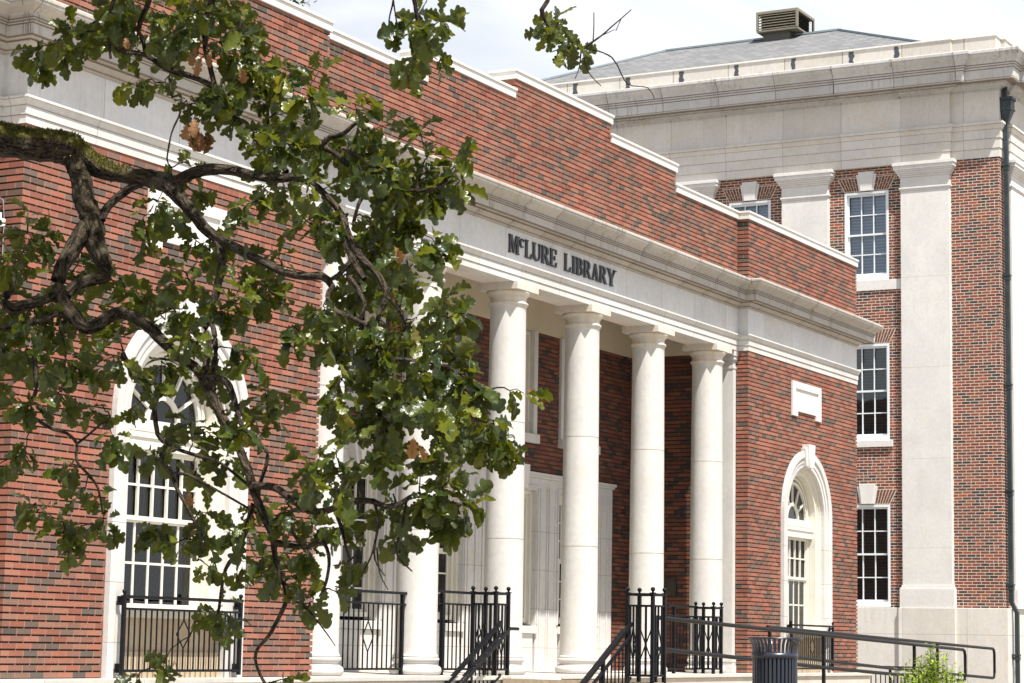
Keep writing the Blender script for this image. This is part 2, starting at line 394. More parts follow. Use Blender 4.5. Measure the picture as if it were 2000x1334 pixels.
for nm, x0, x1, c, ys in (('left', XL2, XL1, ARC_L, -.04), ('right', XR1, XR2, ARC_R, -.215)):
    mb = MB(); fm = MB(); courses(mb, x0, x1, YW, ys, 0, ZA, arch_hole(c), fill=fm); o = libpart(mb.merge(fm), 'brick_wall', M_BRICK, mat2=M_POINT)
    mj = MB(); arch_panel(mj, x0+RC, x1-RC, -.02, ZA, YW+RC, c)
    mj.box(x0+RC, x0+RC+.1, YW+RC+.002, -.2, -.02, ZA); mj.box(x1-RC-.1, x1-RC, YW+RC+.002, -.2, -.02, ZA)
    libpart(mj, 'mortar_bed', M_JOINT, o)
    o['label'] = 'brick wall of the %s wing with an arched window' % nm
mb = MB(); fm = MB(); courses(mb, -12, XL2, YL, .2, 0, ZA, fill=fm); o = libpart(mb.merge(fm), 'brick_wall', M_BRICK, mat2=M_POINT)
mj = MB(); mj.box(-12, XL2+.2, YL+RC, .22, -.02, ZA); libpart(mj, 'mortar_bed', M_JOINT, o)
# far end wall and body so that the building is solid
mb = MB(); mb.box(XR2-.3, XR2-.02, -.2, 9, 0, ZA); mb.box(-12, XR2-.3, 8.7, 9, 0, 7.4); mb.box(XR2-.3, XR2-.02, 0, 9, 6.3, 7.4)
libpart(mb, 'end_wall', M_BRICK)
mb = MB(); mb.box(-12, XR2-.05, .3, 8.7, 6.9, 7.0); libpart(mb, 'flat_roof', plain_mat('roof_membrane', (.25,.25,.26), .9))

# ---- parapet (brick) with stepped coping
ZC = 6.36
def parapet(x0, x1, y0, ztop, y1=.12, capl=0, capr=0):
    zb = ztop-.135
    mb = MB(); fm = MB(); courses(mb, x0, x1, y0, y1, 6.296, zb, fill=fm)
    o = libpart(mb.merge(fm), 'parapet_brick', M_BRICK, mat2=M_POINT)
    mj = MB(); mj.box(x0+RC, x1-RC, y0+RC, y1-.01, 6.25, zb-.002); libpart(mj, 'mortar_bed', M_JOINT, o)
    mc = MB(); mc.box(x0-capl, x1+capr, y0-.022, y1+.03, zb, ztop-.035); mc.box(x0-capl-.014, x1+capr+.014, y0-.038, y1+.04, ztop-.035, ztop)
    libpart(mc, 'parapet_coping', M_CAP, bevel=.004)
parapet(XL2, XL1, YW, 7.56, capl=.03, capr=.03)
parapet(XR1, XR2, YW, 7.56, capl=.03, capr=.03)
parapet(-12, XL2-.035, YL, 7.56)
parapet(XL1+.05, 1.81, YF, 7.56)
parapet(1.81, 4.13, YF, 7.872, capl=.03)
parapet(4.13, 7.09, YF-.004, 8.145, capl=.03, capr=.03)
parapet(7.09, 9.41, YF, 7.872, capr=.03)
parapet(9.41, XR1-.05, YF, 7.56)
# the higher middle piece runs back a little as a thick block (seen from the side)
# ---- entablature
PATH = [(-12.5, YL), (XL2, YL), (XL2, YW), (XL1, YW), (XL1, YF), (XR1, YF), (XR1, YW), (XR2, YW), (XR2, 8.9)]
arch_prof = [(-.25, ZA), (.012, ZA), (.012, ZA+.082), (.022, ZA+.084), (.022, ZA+.172), (.030, ZA+.178), (.030, ZA+.190), (.040, ZA+.205), (.046, ZA+.222), (.060, ZA+.238), (.060, ZA+.262), (.054, ZA+.267), (-.25, ZA+.267)]
libpart(MB().sweep(PATH, arch_prof), 'architrave', M_STONE)
zf = ZA+.267
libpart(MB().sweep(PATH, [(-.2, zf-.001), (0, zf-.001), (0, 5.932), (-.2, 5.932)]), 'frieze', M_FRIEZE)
def cyma(o0, z0, o1, z1, n=8):
    r = []
    for i in range(n+1):
        t = i/n; k = .5-.5*math.cos(math.pi*t); r.append((o0+(o1-o0)*(k+.10*math.sin(2*math.pi*t)*-1), z0+(z1-z0)*t))
    return r
corn_prof = [(-.2, 5.93), (.012, 5.93), (.012, 5.945), (.03, 5.952), (.036, 5.965)]+cyma(.036, 5.965, .095, 6.02, 6)+[(.105, 6.022), (.105, 6.035), (.205, 6.028), (.205, 6.018), (.245, 6.018), (.245, 6.125), (.258, 6.132), (.258, 6.150), (.27, 6.156), (.27, 6.172), (.282, 6.178)]+cyma(.276, 6.178, .372, 6.315, 12)+[(.385, 6.322), (.385, 6.35), (.375, 6.362), (0.02, 6.385), (-.2, 6.385)]
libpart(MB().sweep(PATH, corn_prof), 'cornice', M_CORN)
# ---- portico beam, ceiling, back wall
mb = MB(); mb.box(XL1+.01, XR1-.01, YF+.01, .24, ZA+.003, 5.9); libpart(mb, 'porch_beam', M_SOFFIT)
mb = MB(); mb.box(XL1-.2, XR1+.2, .235, YB+.4, 5.9, 6.0); libpart(mb, 'porch_ceiling', M_SOFFIT)

WC = [1.27, 3.364, 5.608, 7.85, 9.95]
def grid_wall(mb, us, vs, holes, P):
    us = sorted(set(us+[h[k] for h in holes for k in (0, 1)])); vs = sorted(set(vs+[h[k] for h in holes for k in (2, 3)]))
    for i in range(len(us)-1):
        for j in range(len(vs)-1):
            uc = (us[i]+us[i+1])/2; vc = (vs[j]+vs[j+1])/2
            if any(h[0] < uc < h[1] and h[2] < vc < h[3] for h in holes): continue
            mb.add([P(us[i], vs[j]), P(us[i+1], vs[j]), P(us[i+1], vs[j+1]), P(us[i], vs[j+1])], [(0,1,2,3)])
ZP = 5.205
LH = [(c-.70, c+.70, .68, 2.76) for c in WC]; UH = [(c-.62, c+.62, 3.58, 5.2) for c in WC]
def bh(z):
    r = [(h[0], h[1]) for h in LH if h[2] < z < h[3]]+[(h[0], h[1]) for h in UH if h[2] < z < h[3]]
    return r
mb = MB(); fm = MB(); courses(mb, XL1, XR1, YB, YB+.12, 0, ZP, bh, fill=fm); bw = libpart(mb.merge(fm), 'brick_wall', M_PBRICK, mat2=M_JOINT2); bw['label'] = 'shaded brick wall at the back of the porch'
mj = MB(); grid_wall(mj, [XL1, XR1], [0, ZP], LH+UH, lambda u, v: (u, YB+RC*.6, v)); libpart(mj, 'mortar_bed', M_JOINT, bw)
mb = MB(); mb.box(XL1, XR1, YB-.006, YB+.12, ZP, 5.9); 
mb.box(XR1-.006, XR1+.15, .24, YB-.006, ZP, 5.9); mb.box(XL1-.15, XL1+.006, .24, YB-.006, ZP, 5.9)
libpart(mb, 'plaster_band', M_PLASTER)
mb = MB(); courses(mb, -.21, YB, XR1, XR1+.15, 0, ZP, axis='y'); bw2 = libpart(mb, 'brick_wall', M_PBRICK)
mj = MB(); mj.box(XR1+.012, XR1+.14, -.20, YB, 0, ZP); libpart(mj, 'mortar_bed', M_JOINT, bw2)
mb = MB(); courses(mb, -.21, YB, XL1-.15, XL1, 0, ZP, axis='y'); bw3 = libpart(mb, 'brick_wall', M_BRICK); mj = MB(); mj.box(XL1-.14, XL1-.012, -.20, YB, 0, ZP); libpart(mj, 'mortar_bed', M_JOINT, bw3)

# ---- columns
def column_proto():
    c = empty('column')
    prof = [(.27, .25)]+[(.2655-.001*math.sin(i), z) for i, z in enumerate((.30,))]
    for i in range(25):
        z = .32+(4.86-.32)*i/24; t = i/24; prof.append((.2650-.021*t**1.5, z))
    pr = []
    for r, z in prof: pr.append((r, z))
    for zj in (1.79, 3.352):
        r = .265-.021*((zj-.32)/4.54)**1.5; pr += [(r, zj-.03), (r, zj-.0062), (r, zj-.006), (r-.005, zj-.0045), (r-.005, zj+.0045), (r, zj+.006), (r, zj+.0062), (r, zj+.03)]
    pr.sort(key=lambda k: k[1]); pr += [(.246, 4.90), (.250, 4.925), (.252, 4.930)]
    MB().lathe(pr, 64).build('shaft', M_COL, c)
    cap = [(.252, 4.928), (.256, 4.935), (.256, 4.944), (.262, 4.948), (.2725, 4.956), (.2745, 4.966), (.2725, 4.976), (.262, 4.984), (.250, 4.988), (.247, 4.995), (.247, 5.048), (.252, 5.054), (.258, 5.056), (.258, 5.063), (.264, 5.065), (.264, 5.073), (.272, 5.076), (.288, 5.090), (.297, 5.108), (.298, 5.124), (.292, 5.137), (.05, 5.138)]
    mb = MB().lathe(cap, 64); mb.box(-.304, .304, -.304, .304, 5.137, ZA+.004); mb.build('capital', M_CAPST, c)
    def tor(r, z0, z1, bulge, n=8): return [(r-bulge+bulge*math.sin(math.pi*i/n), z0+(z1-z0)*(.5-.5*math.cos(math.pi*i/n))) for i in range(n+1)]
    b = [(.30, 0)]+tor(.330, .002, .115, .045)+[(.288, .118), (.288, .125), (.272, .130), (.266, .145), (.272, .160), (.284, .165), (.284, .170)]+tor(.300, .171, .218, .025)+[(.284, .222), (.284, .240), (.276, .250), (.268, .258), (.265, .262)]
    MB().lathe(b, 64).build('base', M_COL, c)
    return c
cp = column_proto()
for i in range(6):
    c = cp if i == 0 else copy_tree(cp)
    c.parent = lib; c.location = Vector((i*S, 0, 0))-lib.location
# antae (square) beside the wings
def anta(x0, x1, nm):
    a = MB(); a.box(x0, x1, -.205, .205, .25, 4.93); o = libpart(a, 'anta_pier', M_COL)
    for nm_, lst in (('anta_base', ((.03, 0, .12), (.018, .12, .165), (.024, .165, .215), (.01, .215, .25))), ('anta_capital', ((.012, 4.93, 4.985), (.0, 4.985, 5.05), (.018, 5.05, 5.075), (.034, 5.075, 5.137), (.05, 5.137, ZA)))):
        a = MB()
        for (d, z0, z1) in lst: a.box(x0-d, x1+d, -.205-d*.8, .205+d, z0, z1)
        libpart(a, nm_, M_COL, o, bevel=.008)
anta(XR1-.115, XR1-.002, 'r'); anta(XL1+.002, XL1+.115, 'l')

# ---- windows of the back wall
def sash_window(w, z0, z1, cols, rows, mat, y=0, fr=.055, meet=True, bar=.022):
    """frame in local coords centred on x=0, outer face at y, glass behind"""
    mb = MB(); h = w/2
    mb.box(-h, -h+fr, y, y+.09, z0, z1); mb.box(h-fr, h, y, y+.09, z0, z1); mb.box(-h+fr, h-fr, y, y+.09, z1-fr, z1); mb.box(-h+fr, h-fr, y, y+.09, z0, z0+fr*1.2)
    zm = (z0+z1)/2
    a = -h+fr; b = h-fr
    for k, (za, zb, yy) in enumerate(((zm, z1-fr, y+.028), (z0+fr*1.2, zm, y+.055))):
        st = .038
        mb.box(a, a+st, yy, yy+.03, za, zb); mb.box(b-st, b, yy, yy+.03, za, zb)
        mb.box(a+st, b-st, yy, yy+.03, zb-st, zb); mb.box(a+st, b-st, yy, yy+.03, za, za+st)
        for i in range(1, cols):
            x = a+st+(b-a-2*st)*i/cols; mb.box(x-bar/2, x+bar/2, yy+.004, yy+.026, za+st, zb-st)
        for j in range(1, rows):
            z = za+st+(zb-za-2*st)*j/rows; mb.box(a+st, b-st, yy+.006, yy+.024, z-bar/2, z+bar/2)
    return mb, (a, b, z0+fr, z1-fr)
def back_window(lower):
    t = empty('window')
    if lower:
        z0, z1 = .70, 2.745; w = 1.36
    else: z0, z1 = 3.60, 5.2; w = 1.1
    yo = .09
    mb, (a, b, c0, c1) = sash_window(w-.10, z0+.03, z1-.06, 4, 3 if lower else 2, M_WOOD, y=yo)
    mb.box(-w/2, -w/2+.05, yo-.05, yo+.08, z0, z1); mb.box(w/2-.05, w/2, yo-.05, yo+.08, z0, z1); mb.box(-w/2+.05, w/2-.05, yo-.05, yo+.08, z1-.06, z1)
    mb.build('window_frame', M_WOOD, t)
    MB().box(a, b, yo+.068, yo+.070, c0, c1).build('pane', M_GLASS, t)
    # curtains and dark room
    cu = MB(); n = 26; pts = []
    for i in range(n+1):
        x = a+(b-a)*i/n; pts.append((x, yo+.17+.02*math.sin(i*1.7)))
    for i in range(n):
        if .36 < i/n < .50: continue
        cu.add([(pts[i][0], pts[i][1], c0), (pts[i+1][0], pts[i+1][1], c0), (pts[i+1][0], pts[i+1][1], c1), (pts[i][0], pts[i][1], c1)], [(0,1,2,3)])
    cu.build('curtain', M_CURT2, t)
    MB().box(-w/2, w/2, yo+.3, yo+.32, z0, z1).build('dark_room', M_DARK, t)
    if not lower:
        s = MB(); s.box(-.65, -.53, -.045, .12, 3.60, ZP); s.box(.53, .65, -.045, .12, 3.60, ZP); s.box(-.665, .665, -.09, .12, 3.465, 3.60)
        s.build('stone_frame', M_SURR, t, bevel=.004)
    return t
for low in (True, False):
    p = back_window(low)
    for i, x in enumerate(WC):
        o = p if i == 0 else copy_tree(p)
        o.parent = lib; o.location = Vector((x, YB, 0))-lib.location
# stone surround of each lower window, meeting its neighbours
edges = [.15]+[(WC[i]+WC[i+1])/2 for i in range(4)]+[11.17]
for i, c in enumerate(WC):
    mb = MB(); l, r = edges[i]+.002, edges[i+1]-.002
    mb.box(l, c-.68, YB-.045, YB+.16, 0, 2.745); mb.box(c+.68, r, YB-.045, YB+.16, 0, 2.745)
    mb.box(l, r, YB-.045, YB+.16, 2.745, 2.94)
    for s0 in (-1, 1):
        for q, (dx, wd, dp) in enumerate(((.70, .035, .02), (.79, .03, .012), (1.0, .03, .02))):
            xx = c+s0*(dx+wd/2)
            if l < xx-wd/2 and xx+wd/2 < r: mb.box(xx-wd/2, xx+wd/2, YB-.045-dp, YB-.045, 0 if q else .70, 2.80 if q else 2.78)
    mb.box(c-.735, c+.735, YB-.065, YB-.045, 2.782, 2.815); mb.box(c-.60, c+.60, YB-.05, YB+.05, 0, .56)
    mb.box(c-.70, c+.70, YB-.085, YB+.16, .565, .68)
    mb.box(l-(.03 if i == 0 else 0), r+(.03 if i == 4 else 0), YB-.075, YB+.1, 2.94, 2.975); mb.box(l-(.06 if i == 0 else 0), r+(.06 if i == 4 else 0), YB-.095, YB+.1, 2.975, 3.02)
    so_ = libpart(mb, 'porch_window_surround', M_SURR, bevel=.004)
    mk = MB()
    for k, (hw, y) in enumerate(((.10, -.20), (.155, -.155))):
        mk.prism([(c-hw, 2.75), (c+hw, 2.75), (c+hw*1.55, 3.10-k*.05), (c-hw*1.55, 3.10-k*.05)], .12-k*.01, 'y', YB+y)
    libpart(mk, 'keystone', M_STONE_P, so_)
# plaque on the return wall of the porch
tg = MB().box(XR1-.022, XR1-.001, .83, 1.06, 1.225, 1.535).build('wall_plaque', plain_mat('bronze_plaque', (.06,.052,.045), .5, metal=.5, scale=30)); tag(tg, 'small dark bronze plaque on the shaded brick wall inside the porch', 'plaque')
mb = MB()
for k in range(13): mb.box(XR1-.026, XR1-.0222, .86+.01*(k % 3), 1.03-.012*(k*7 % 4), 1.26+k*.019, 1.266+k*.019)
mb.build('raised_lines', plain_mat('worn_bronze', (.16,.135,.10), .4, metal=.6), tg)

# ---- arched windows
def arch_sweep(mb, prof, spr, z0, n=36):
    rows = []
    for r, y in prof:
        rows.append([(-r, y, z0), (-r, y, spr)]+[(-r*math.cos(math.pi*i/n), y, spr+r*math.sin(math.pi*i/n)) for i in range(1, n)]+[(r, y, spr), (r, y, z0)])
    k = len(rows[0]); vs = [p for r in rows for p in r]; fs = []
    for i in range(len(rows)-1):
        for j in range(k-1):
            a = i*k+j; fs.append((a, a+1, a+k+1, a+k))
    return mb.add(vs, fs)
def arch_window():
    t = empty('arched_window')
    arch_sweep(MB(), [(.865, .10), (.865, -.018), (.925, -.022), (.930, -.010), (.938, -.032), (1.005, -.036), (1.010, -.022), (1.020, -.050), (1.036, -.060), (1.14, -.062), (1.14, .03)], SPR, 0).build('stone_surround', M_SURR, t)
    k = MB(); k.prism([(-.095, 3.50), (.095, 3.50), (.155, 3.90), (-.155, 3.90)], .13, 'y', -.125)
    k.prism([(-.15, 3.52), (.15, 3.52), (.215, 3.83), (-.215, 3.83)], .10, 'y', -.085)
    k.build('keystone', M_STONE_P, t, bevel=.004)
    f = MB()
    arch_sweep(f, [(.87, .05), (.835, .05), (.835, .085), (.80, .085), (.80, .10), (.725, .10), (.725, .235), (.70, .235), (.70, .215), (.655, .215), (.655, .27)], SPR, .60)
    f.box(-.724, .724, .17, .27, 2.50, 2.62); f.box(-.724, .724, .15, .27, 2.31, 2.485); f.box(-.724, .724, .19, .27, 2.485, 2.50); f.box(-.724, .724, .135, .16, 2.43, 2.47)
    f.box(-.865, .865, -.05, .30, .655, .70); f.box(-.864, .864, .0, .30, .60, .655)
    f.build('window_frame', M_WOOD, t)
    s = MB(); a = -.655; b = .655; st = .045
    for za, zb, yy in ((1.59, 2.312, .235), (.70, 1.61, .262)):
        s.box(a, a+st, yy, yy+.03, za, zb); s.box(b-st, b, yy, yy+.03, za, zb); s.box(a+st, b-st, yy, yy+.03, zb-st, zb); s.box(a+st, b-st, yy, yy+.03, za, za+st)
        for i in range(1, 5):
            x = a+st+(b-a-2*st)*i/5; s.box(x-.014, x+.014, yy+.002, yy+.028, za+st, zb-st)
        z = (za+zb)/2; s.box(a+st, b-st, yy+.004, yy+.026, z-.012, z+.012)
    # fanlight
    n = 30
    for r0, r1, y0 in ((.605, .655, .225), (.235, .285, .228)):
        o = [(-r1*math.cos(math.pi*i/n), 2.62+r1*math.sin(math.pi*i/n)) for i in range(n+1)]; q = [(-r0*math.cos(math.pi*i/n), 2.62+r0*math.sin(math.pi*i/n)) for i in range(n+1)]
        for i in range(n):
            for yy, fl in ((y0, 1),): s.add([(o[i][0], yy, o[i][1]), (o[i+1][0], yy, o[i+1][1]), (q[i+1][0], yy, q[i+1][1]), (q[i][0], yy, q[i][1])], [(3,2,1,0)])
            s.add([(q[i][0], y0, q[i][1]), (q[i+1][0], y0, q[i+1][1]), (q[i+1][0], y0+.04, q[i+1][1]), (q[i][0], y0+.04, q[i][1])], [(0,1,2,3)])
            s.add([(o[i][0], y0, o[i][1]), (o[i+1][0], y0, o[i+1][1]), (o[i+1][0], y0+.04, o[i+1][1]), (o[i][0], y0+.04, o[i][1])], [(3,2,1,0)])
    for d in (30, 60, 90, 120, 150):
        a1 = R(d); s.bar((.28*math.cos(a1), .245, 2.62+.28*math.sin(a1)), (.61*math.cos(a1), .245, 2.62+.61*math.sin(a1)), .03, .03, (0,1,0))
    s.build('sash', M_WOOD, t)
    g = MB(); g.box(-.61, .61, .276, .278, .70, 2.31)
    pts = [(-.64*math.cos(math.pi*i/24), 2.62+.64*math.sin(math.pi*i/24)) for i in range(25)]
    g.prism(pts, .002, 'y', .262); g.build('pane', M_GLASS, t)
    sc = MB(); sc.box(-.65, .38, .31, .315, .70, 2.31); sc.prism([(p*1.0, q) for p, q in pts], .01, 'y', .33); sc.build('window_screen', M_SCREEN, t)
    cu = MB()
    for i in range(14):
        x0 = .34+.3*i/14; x1 = .34+.3*(i+1)/14; y0 = .36+.02*math.sin(i*1.5); y1 = .36+.02*math.sin((i+1)*1.5)
        cu.add([(x0, y0, .7), (x1, y1, .7), (x1, y1, 2.31), (x0, y0, 2.31)], [(0,1,2,3)])
    cu.build('curtain', M_CURT, t)
    MB().box(-.8, .8, .5, .52, .5, 3.4).build('dark_room', M_DARK, t)
    ap = MB(); ap.box(-.864, .864, .10, .2, 0, .60); ap.box(-.864, .864, .06, .1, 0, .26); ap.build('apron_panel', M_APRON, t)
    return t
aw = arch_window(); aw.parent = lib; aw.location = Vector((ARC_L, YW, 0))-lib.location
aw2 = copy_tree(aw); aw2.parent = lib; aw2.location = Vector((ARC_R, YW, 0))-lib.location
# blank stone tablet with two small ears below
for x0 in (13.84, 2*5.6075-15.19):
    mb = MB(); x1 = x0+1.35; z0, z1 = 4.45, 4.955; y = YW-.035
    mb.box(x0, x0+.13, y, YW+.02, z0, z1); mb.box(x1-.13, x1, y, YW+.02, z0, z1); mb.box(x0+.13, x1-.13, y, YW+.02, z1-.12, z1); mb.box(x0+.13, x1-.13, y+.012, YW+.02, z0, z0+.05)
    mb.box(x0, x0+.23, y, YW+.02, z0-.09, z0); mb.box(x1-.23, x1, y, YW+.02, z0-.09, z0)
    mb.box(x0+.13, x1-.13, YW-.012, YW+.02, z0+.05, z1-.12); libpart(mb, 'stone_tablet', M_STONE_P, bevel=.003)
# stone ledge at the far left and cable
mb = MB(); mb.box(-7.4, -5.96, -.30, YL+.02, 4.22, 4.30); mb.box(-7.4, -5.98, -.27, YL+.02, 4.30, 4.36); mb.box(-7.4, -6.0, -.25, YL+.02, 4.10, 4.22); libpart(mb, 'stone_ledge', M_STONE_P, bevel=.004)
M_CABLE = plain_mat('grey_cable', (.25,.25,.26), .5)
def cable(pts, r=.008):
    mb = MB().tube(pts, r, 6); return libpart(mb, 'cable', M_CABLE)
cable([(-6.05, -.14, 4.55), (-5.95, -.15, 4.55), (-5.895, -.2, 4.50), (-5.893, -.22, 4.3), (-5.893, -.22, 3.9)])
cable([(-2.6, YW-.01, 3.19), (-2.2, YW-.012, 3.14), (-1.6, YW-.012, 3.15), (-1.2, YW-.012, 3.13), (-.72, YW-.012, 3.16)], .007)

# ---- podium and steps
mb = MB(); mb.box(-12.4, XR2+.14, -.60, YB+.3, -1.6, -.055); mb.box(-12.4, XR2+.18, -.63, YB+.3, -.055, 0)
libpart(mb, 'podium', M_CONC, bevel=.008)
mb = MB()
for i in range(6):
    mb.box(3.35-.29*(i+1), 3.35-.29*i if i else 3.35, -2.72, -.635, -1.7, -.03-.165*(i+1)+.0)
libpart(mb, 'entrance_steps', M_CONC, bevel=.008)
mb = MB(); mb.box(3.55, 4.25, -1.02, -.632, -1.6, -.004); libpart(mb, 'kerb_block', M_STONE_P, bevel=.02)
M_AGG = plain_mat('exposed_aggregate', (.42,.34,.24), .9, scale=30, var=.35, bump=.4, dirt=(.25,.19,.12))
def strip(name, pts, y0, y1, mat, thick=.5):
    mb = MB(); n = len(pts)
    for i in range(n-1):
        (xa, za), (xb, zb) = pts[i], pts[i+1]
        mb.add([(xa,y0,za),(xb,y0,zb),(xb,y1,zb),(xa,y1,za),(xa,y0,za-thick),(xb,y0,zb-thick),(xb,y1,zb-thick),(xa,y1,za-thick)], [(0,1,2,3),(0,4,5,1),(3,2,6,7)]+([(0,3,7,4)] if i == 0 else [])+([(1,5,6,2)] if i == n-2 else []))
    o = mb.build(name, mat); tag(o, kind='structure'); return o
strip('ramp', [(3.35, -.034), (4.4, -.05), (10.4, -.20), (17, -.44), (24.2, -.47)], -2.75, -.64, M_AGG, 1.3)

# ------------------------------------------------------------ sign letters
def strokes(ch):
    """unit letters, height 1; returns list of polygons and width"""
    t = .22; n = .10; s = .07; P = []
    def rect(a, b, c, d): P.append([(a, c), (b, c), (b, d), (a, d)])
    def stem(x, w=t, ser=True, y0=0, y1=1, o=.07):
        rect(x, x+w, y0, y1)
        if ser: rect(x-o, x+w+o, y0, y0+s); rect(x-o, x+w+o, y1-s, y1)
    def bowl(x, y0, y1, w, tk=.24, tn=.09):
        k = 12; cy = (y0+y1)/2; ry = (y1-y0)/2; o = []; q = []
        for i in range(k+1):
            a = -math.pi/2+math.pi*i/k; o.append((x+w*math.cos(a), cy+ry*math.sin(a))); q.append((x+(w-tk)*math.cos(a), cy+(ry-tn)*math.sin(a)))
        for i in range(k): P.append([o[i], o[i+1], q[i+1], q[i]])
    if ch == 'M':
        stem(.06, .12, True); stem(.84, t); P.append([(.08, 1), (.34, 1), (.62, .12), (.50, 0)]); P.append([(.50, 0), (.60, .1), (.90, 1), (.78, 1)]); W = 1.18
    elif ch == 'c':
        k = 20; o = []; q = []
        for i in range(k+1):
            a = R(48+264*i/k); o.append((.46+.46*math.cos(a), .5+.5*math.sin(a))); q.append((.50+.25*math.cos(a), .5+.40*math.sin(a)))
        for i in range(k): P.append([o[i], o[i+1], q[i+1], q[i]])
        rect(.70, .80, .68, .93); W = .9
    elif ch == 'L': stem(.07); rect(.30, .78, 0, s); P.append([(.60, 0), (.82, 0), (.86, .30), (.80, .30)]); W = .9
    elif ch == 'U':
        rect(.07, .07+t, .3, 1); rect(0, .39, 1-s, 1); rect(.80, .90, .3, 1); rect(.70, 1.0, 1-s, 1)
        k = 12; o = []; q = []
        for i in range(k+1):
            a = math.pi+math.pi*i/k; o.append((.485+.415*math.cos(a), .3+.31*math.sin(a))); q.append((.56+.24*math.cos(a), .3+.20*math.sin(a)))
        for i in range(k): P.append([o[i], o[i+1], q[i+1], q[i]])
        W = 1.04
    elif ch == 'R': stem(.07); rect(.3, .5, .91, 1); rect(.3, .5, .46, .55); bowl(.48, .46, 1, .36); P.append([(.40, .48), (.62, .48), (.98, 0), (.70, 0)]); rect(.66, 1.04, 0, s*.8); W = 1.04
    elif ch == 'E': stem(.07); rect(.3, .78, 1-s, 1); rect(.3, .62, .47, .54); rect(.3, .82, 0, s); P.append([(.66, 1), (.80, 1), (.82, .72), (.77, .72)]); P.append([(.66, 0), (.84, 0), (.88, .28), (.82, .28)]); rect(.58, .66, .38, .63); W = .93
    elif ch == 'I': stem(.07); W = .40
    elif ch == 'B': stem(.07); rect(.3, .46, .91, 1); rect(.3, .46, .47, .56); rect(.3, .46, 0, .09); bowl(.44, .48, 1, .34); bowl(.46, 0, .55, .40); W = .92
    elif ch == 'A': P.append([(.12, 0), (.22, 0), (.52, .86), (.46, 1)]); P.append([(.42, 1), (.60, 1), (.98, 0), (.70, 0)]); rect(.26, .78, .27, .35); rect(0, .36, 0, s); rect(.60, 1.08, 0, s); W = 1.08
    elif ch == 'Y': rect(.38, .63, 0, .5); rect(.30, .71, 0, s); P.append([(.02, 1), (.30, 1), (.63, .46), (.38, .46)]); P.append([(.50, .5), (.62, .42), (1.0, 1), (.88, 1)]); rect(-.04, .40, 1-s, 1); rect(.74, 1.08, 1-s, 1); W = 1.05
    return P, W
sign = empty('building_name_letters', (5.64, YF, 5.6))
tag(sign, 'dark metal serif letters reading McLURE LIBRARY on the stone frieze', 'sign')
for ch, x0, x1, zb, zt in (('M', 4.005, 4.305, 0, 1), ('c', 4.312, 4.432, .46, .98), ('L', 4.468, 4.672, 0, 1), ('U', 4.680, 4.928, 0, 1), ('R', 4.940, 5.19, 0, 1), ('E', 5.198, 5.407, 0, 1),
        ('L', 5.632, 5.836, 0, 1), ('I', 5.872, 5.988, 0, 1), ('B', 6.002, 6.222, 0, 1), ('R', 6.236, 6.478, 0, 1), ('A', 6.482, 6.738, 0, 1), ('R', 6.742, 6.985, 0, 1), ('Y', 6.995, 7.273, 0, 1)):
    P, W = strokes(ch); mb = MB(); hh = .247
    for i, p in enumerate(P):
        q = [(x0+(x1-x0)*a/W, 5.603+hh*(zb+(zt-zb)*b)) for a, b in p]
        mb.prism(q, .020, 'y', YF-.027-.0003*(i % 7))
    o = mb.build('letter', M_LETTER, sign); o.location = -sign.location

# ------------------------------------------------------------ iron railings
class Multi:
    def __init__(s): s.l = []
    def new(s): m = MB(); s.l.append(m); return m
    def bar(s, *a, **k): return s.new().bar(*a, **k)
    def tube(s, *a, **k): return s.new().tube(*a, **k)
    def box(s, *a, **k): return s.new().box(*a, **k)
def ball_post(mb, x, y, z0, z1, w=.042, r=.030):
    mb = mb.new()
    mb.bar((x, y, z0), (x, y, z1), w); mb.box(x-w*.7, x+w*.7, y-w*.7, y+w*.7, z1-.004, z1+.012); mb.bar((x, y, z1), (x, y, z1+.035), w*.5); mb.sphere((x, y, z1+.052), r)
def panel(rails, pk, p0, p1, zt, z2, zb, n, dia=None, bar=.014, rw=.030, top_w=.045):
    pk = pk.new()
    a = Vector(p0); b = Vector(p1)
    def at(t, z): q = a.lerp(b, t); return (q.x, q.y, z)
    rails.bar(at(0, zt), at(1, zt), top_w, .032); rails.bar(at(0, z2), at(1, z2), rw, .022); rails.bar(at(0, zb), at(1, zb), rw, .026)
    for i in range(1, n):
        t = i/n
        if dia and abs(t-dia[0]) < .5*dia[1]/n: 
            z0, z1 = dia[2], dia[3]; zm = (z0+z1)/2; k = dia[1]/n
            pk.bar(at(t, zb), at(t, z0), bar); pk.bar(at(t, z1), at(t, z2), bar)
            for s in (-1, 1): pk.bar(at(t, z0), at(t+s*k*.93, zm), bar*.8); pk.bar(at(t+s*k*.93, zm), at(t, z1), bar*.8)
        else:
            pk.bar(at(t, zb), at(t, z2), bar)
def railing(name, loc, label, cat, build, group=None):
    t = empty(name, loc); tag(t, label, cat, group)
    posts, rails, pk = Multi(), Multi(), Multi(); build(posts, rails, pk)
    for ml, nm in ((rails, 'rail'), (pk, 'picket_panel'), (posts, 'post')):
        for mb in ml.l: o = mb.build(nm, M_IRON, t); o.location = -t.location
    return t
def guard(c, label):
    yy = YW-.125
    def b(po, ra, pk):
        for s in (-1, 1):
            ball_post(po, c+s*.985, yy, .03, .80, .036, .024)
            for z in (.76, .10): m = ra.new(); m.box(c+s*.985-.016, c+s*.985+.016, yy, YW-.05, z-.016, z+.016); m.box(c+s*.985-.03, c+s*.985+.03, YW-.075, YW-.058, z-.045, z+.045)
        panel(ra, pk, (c-.985, yy), (c+.985, yy), .80, .682, .075, 22, (.5, 1.4, .30, .585), bar=.013)
        panel
    return railing('window_guard_railing', (c, yy, 0), label, 'railing', b, 'iron railings in front of the arched windows')
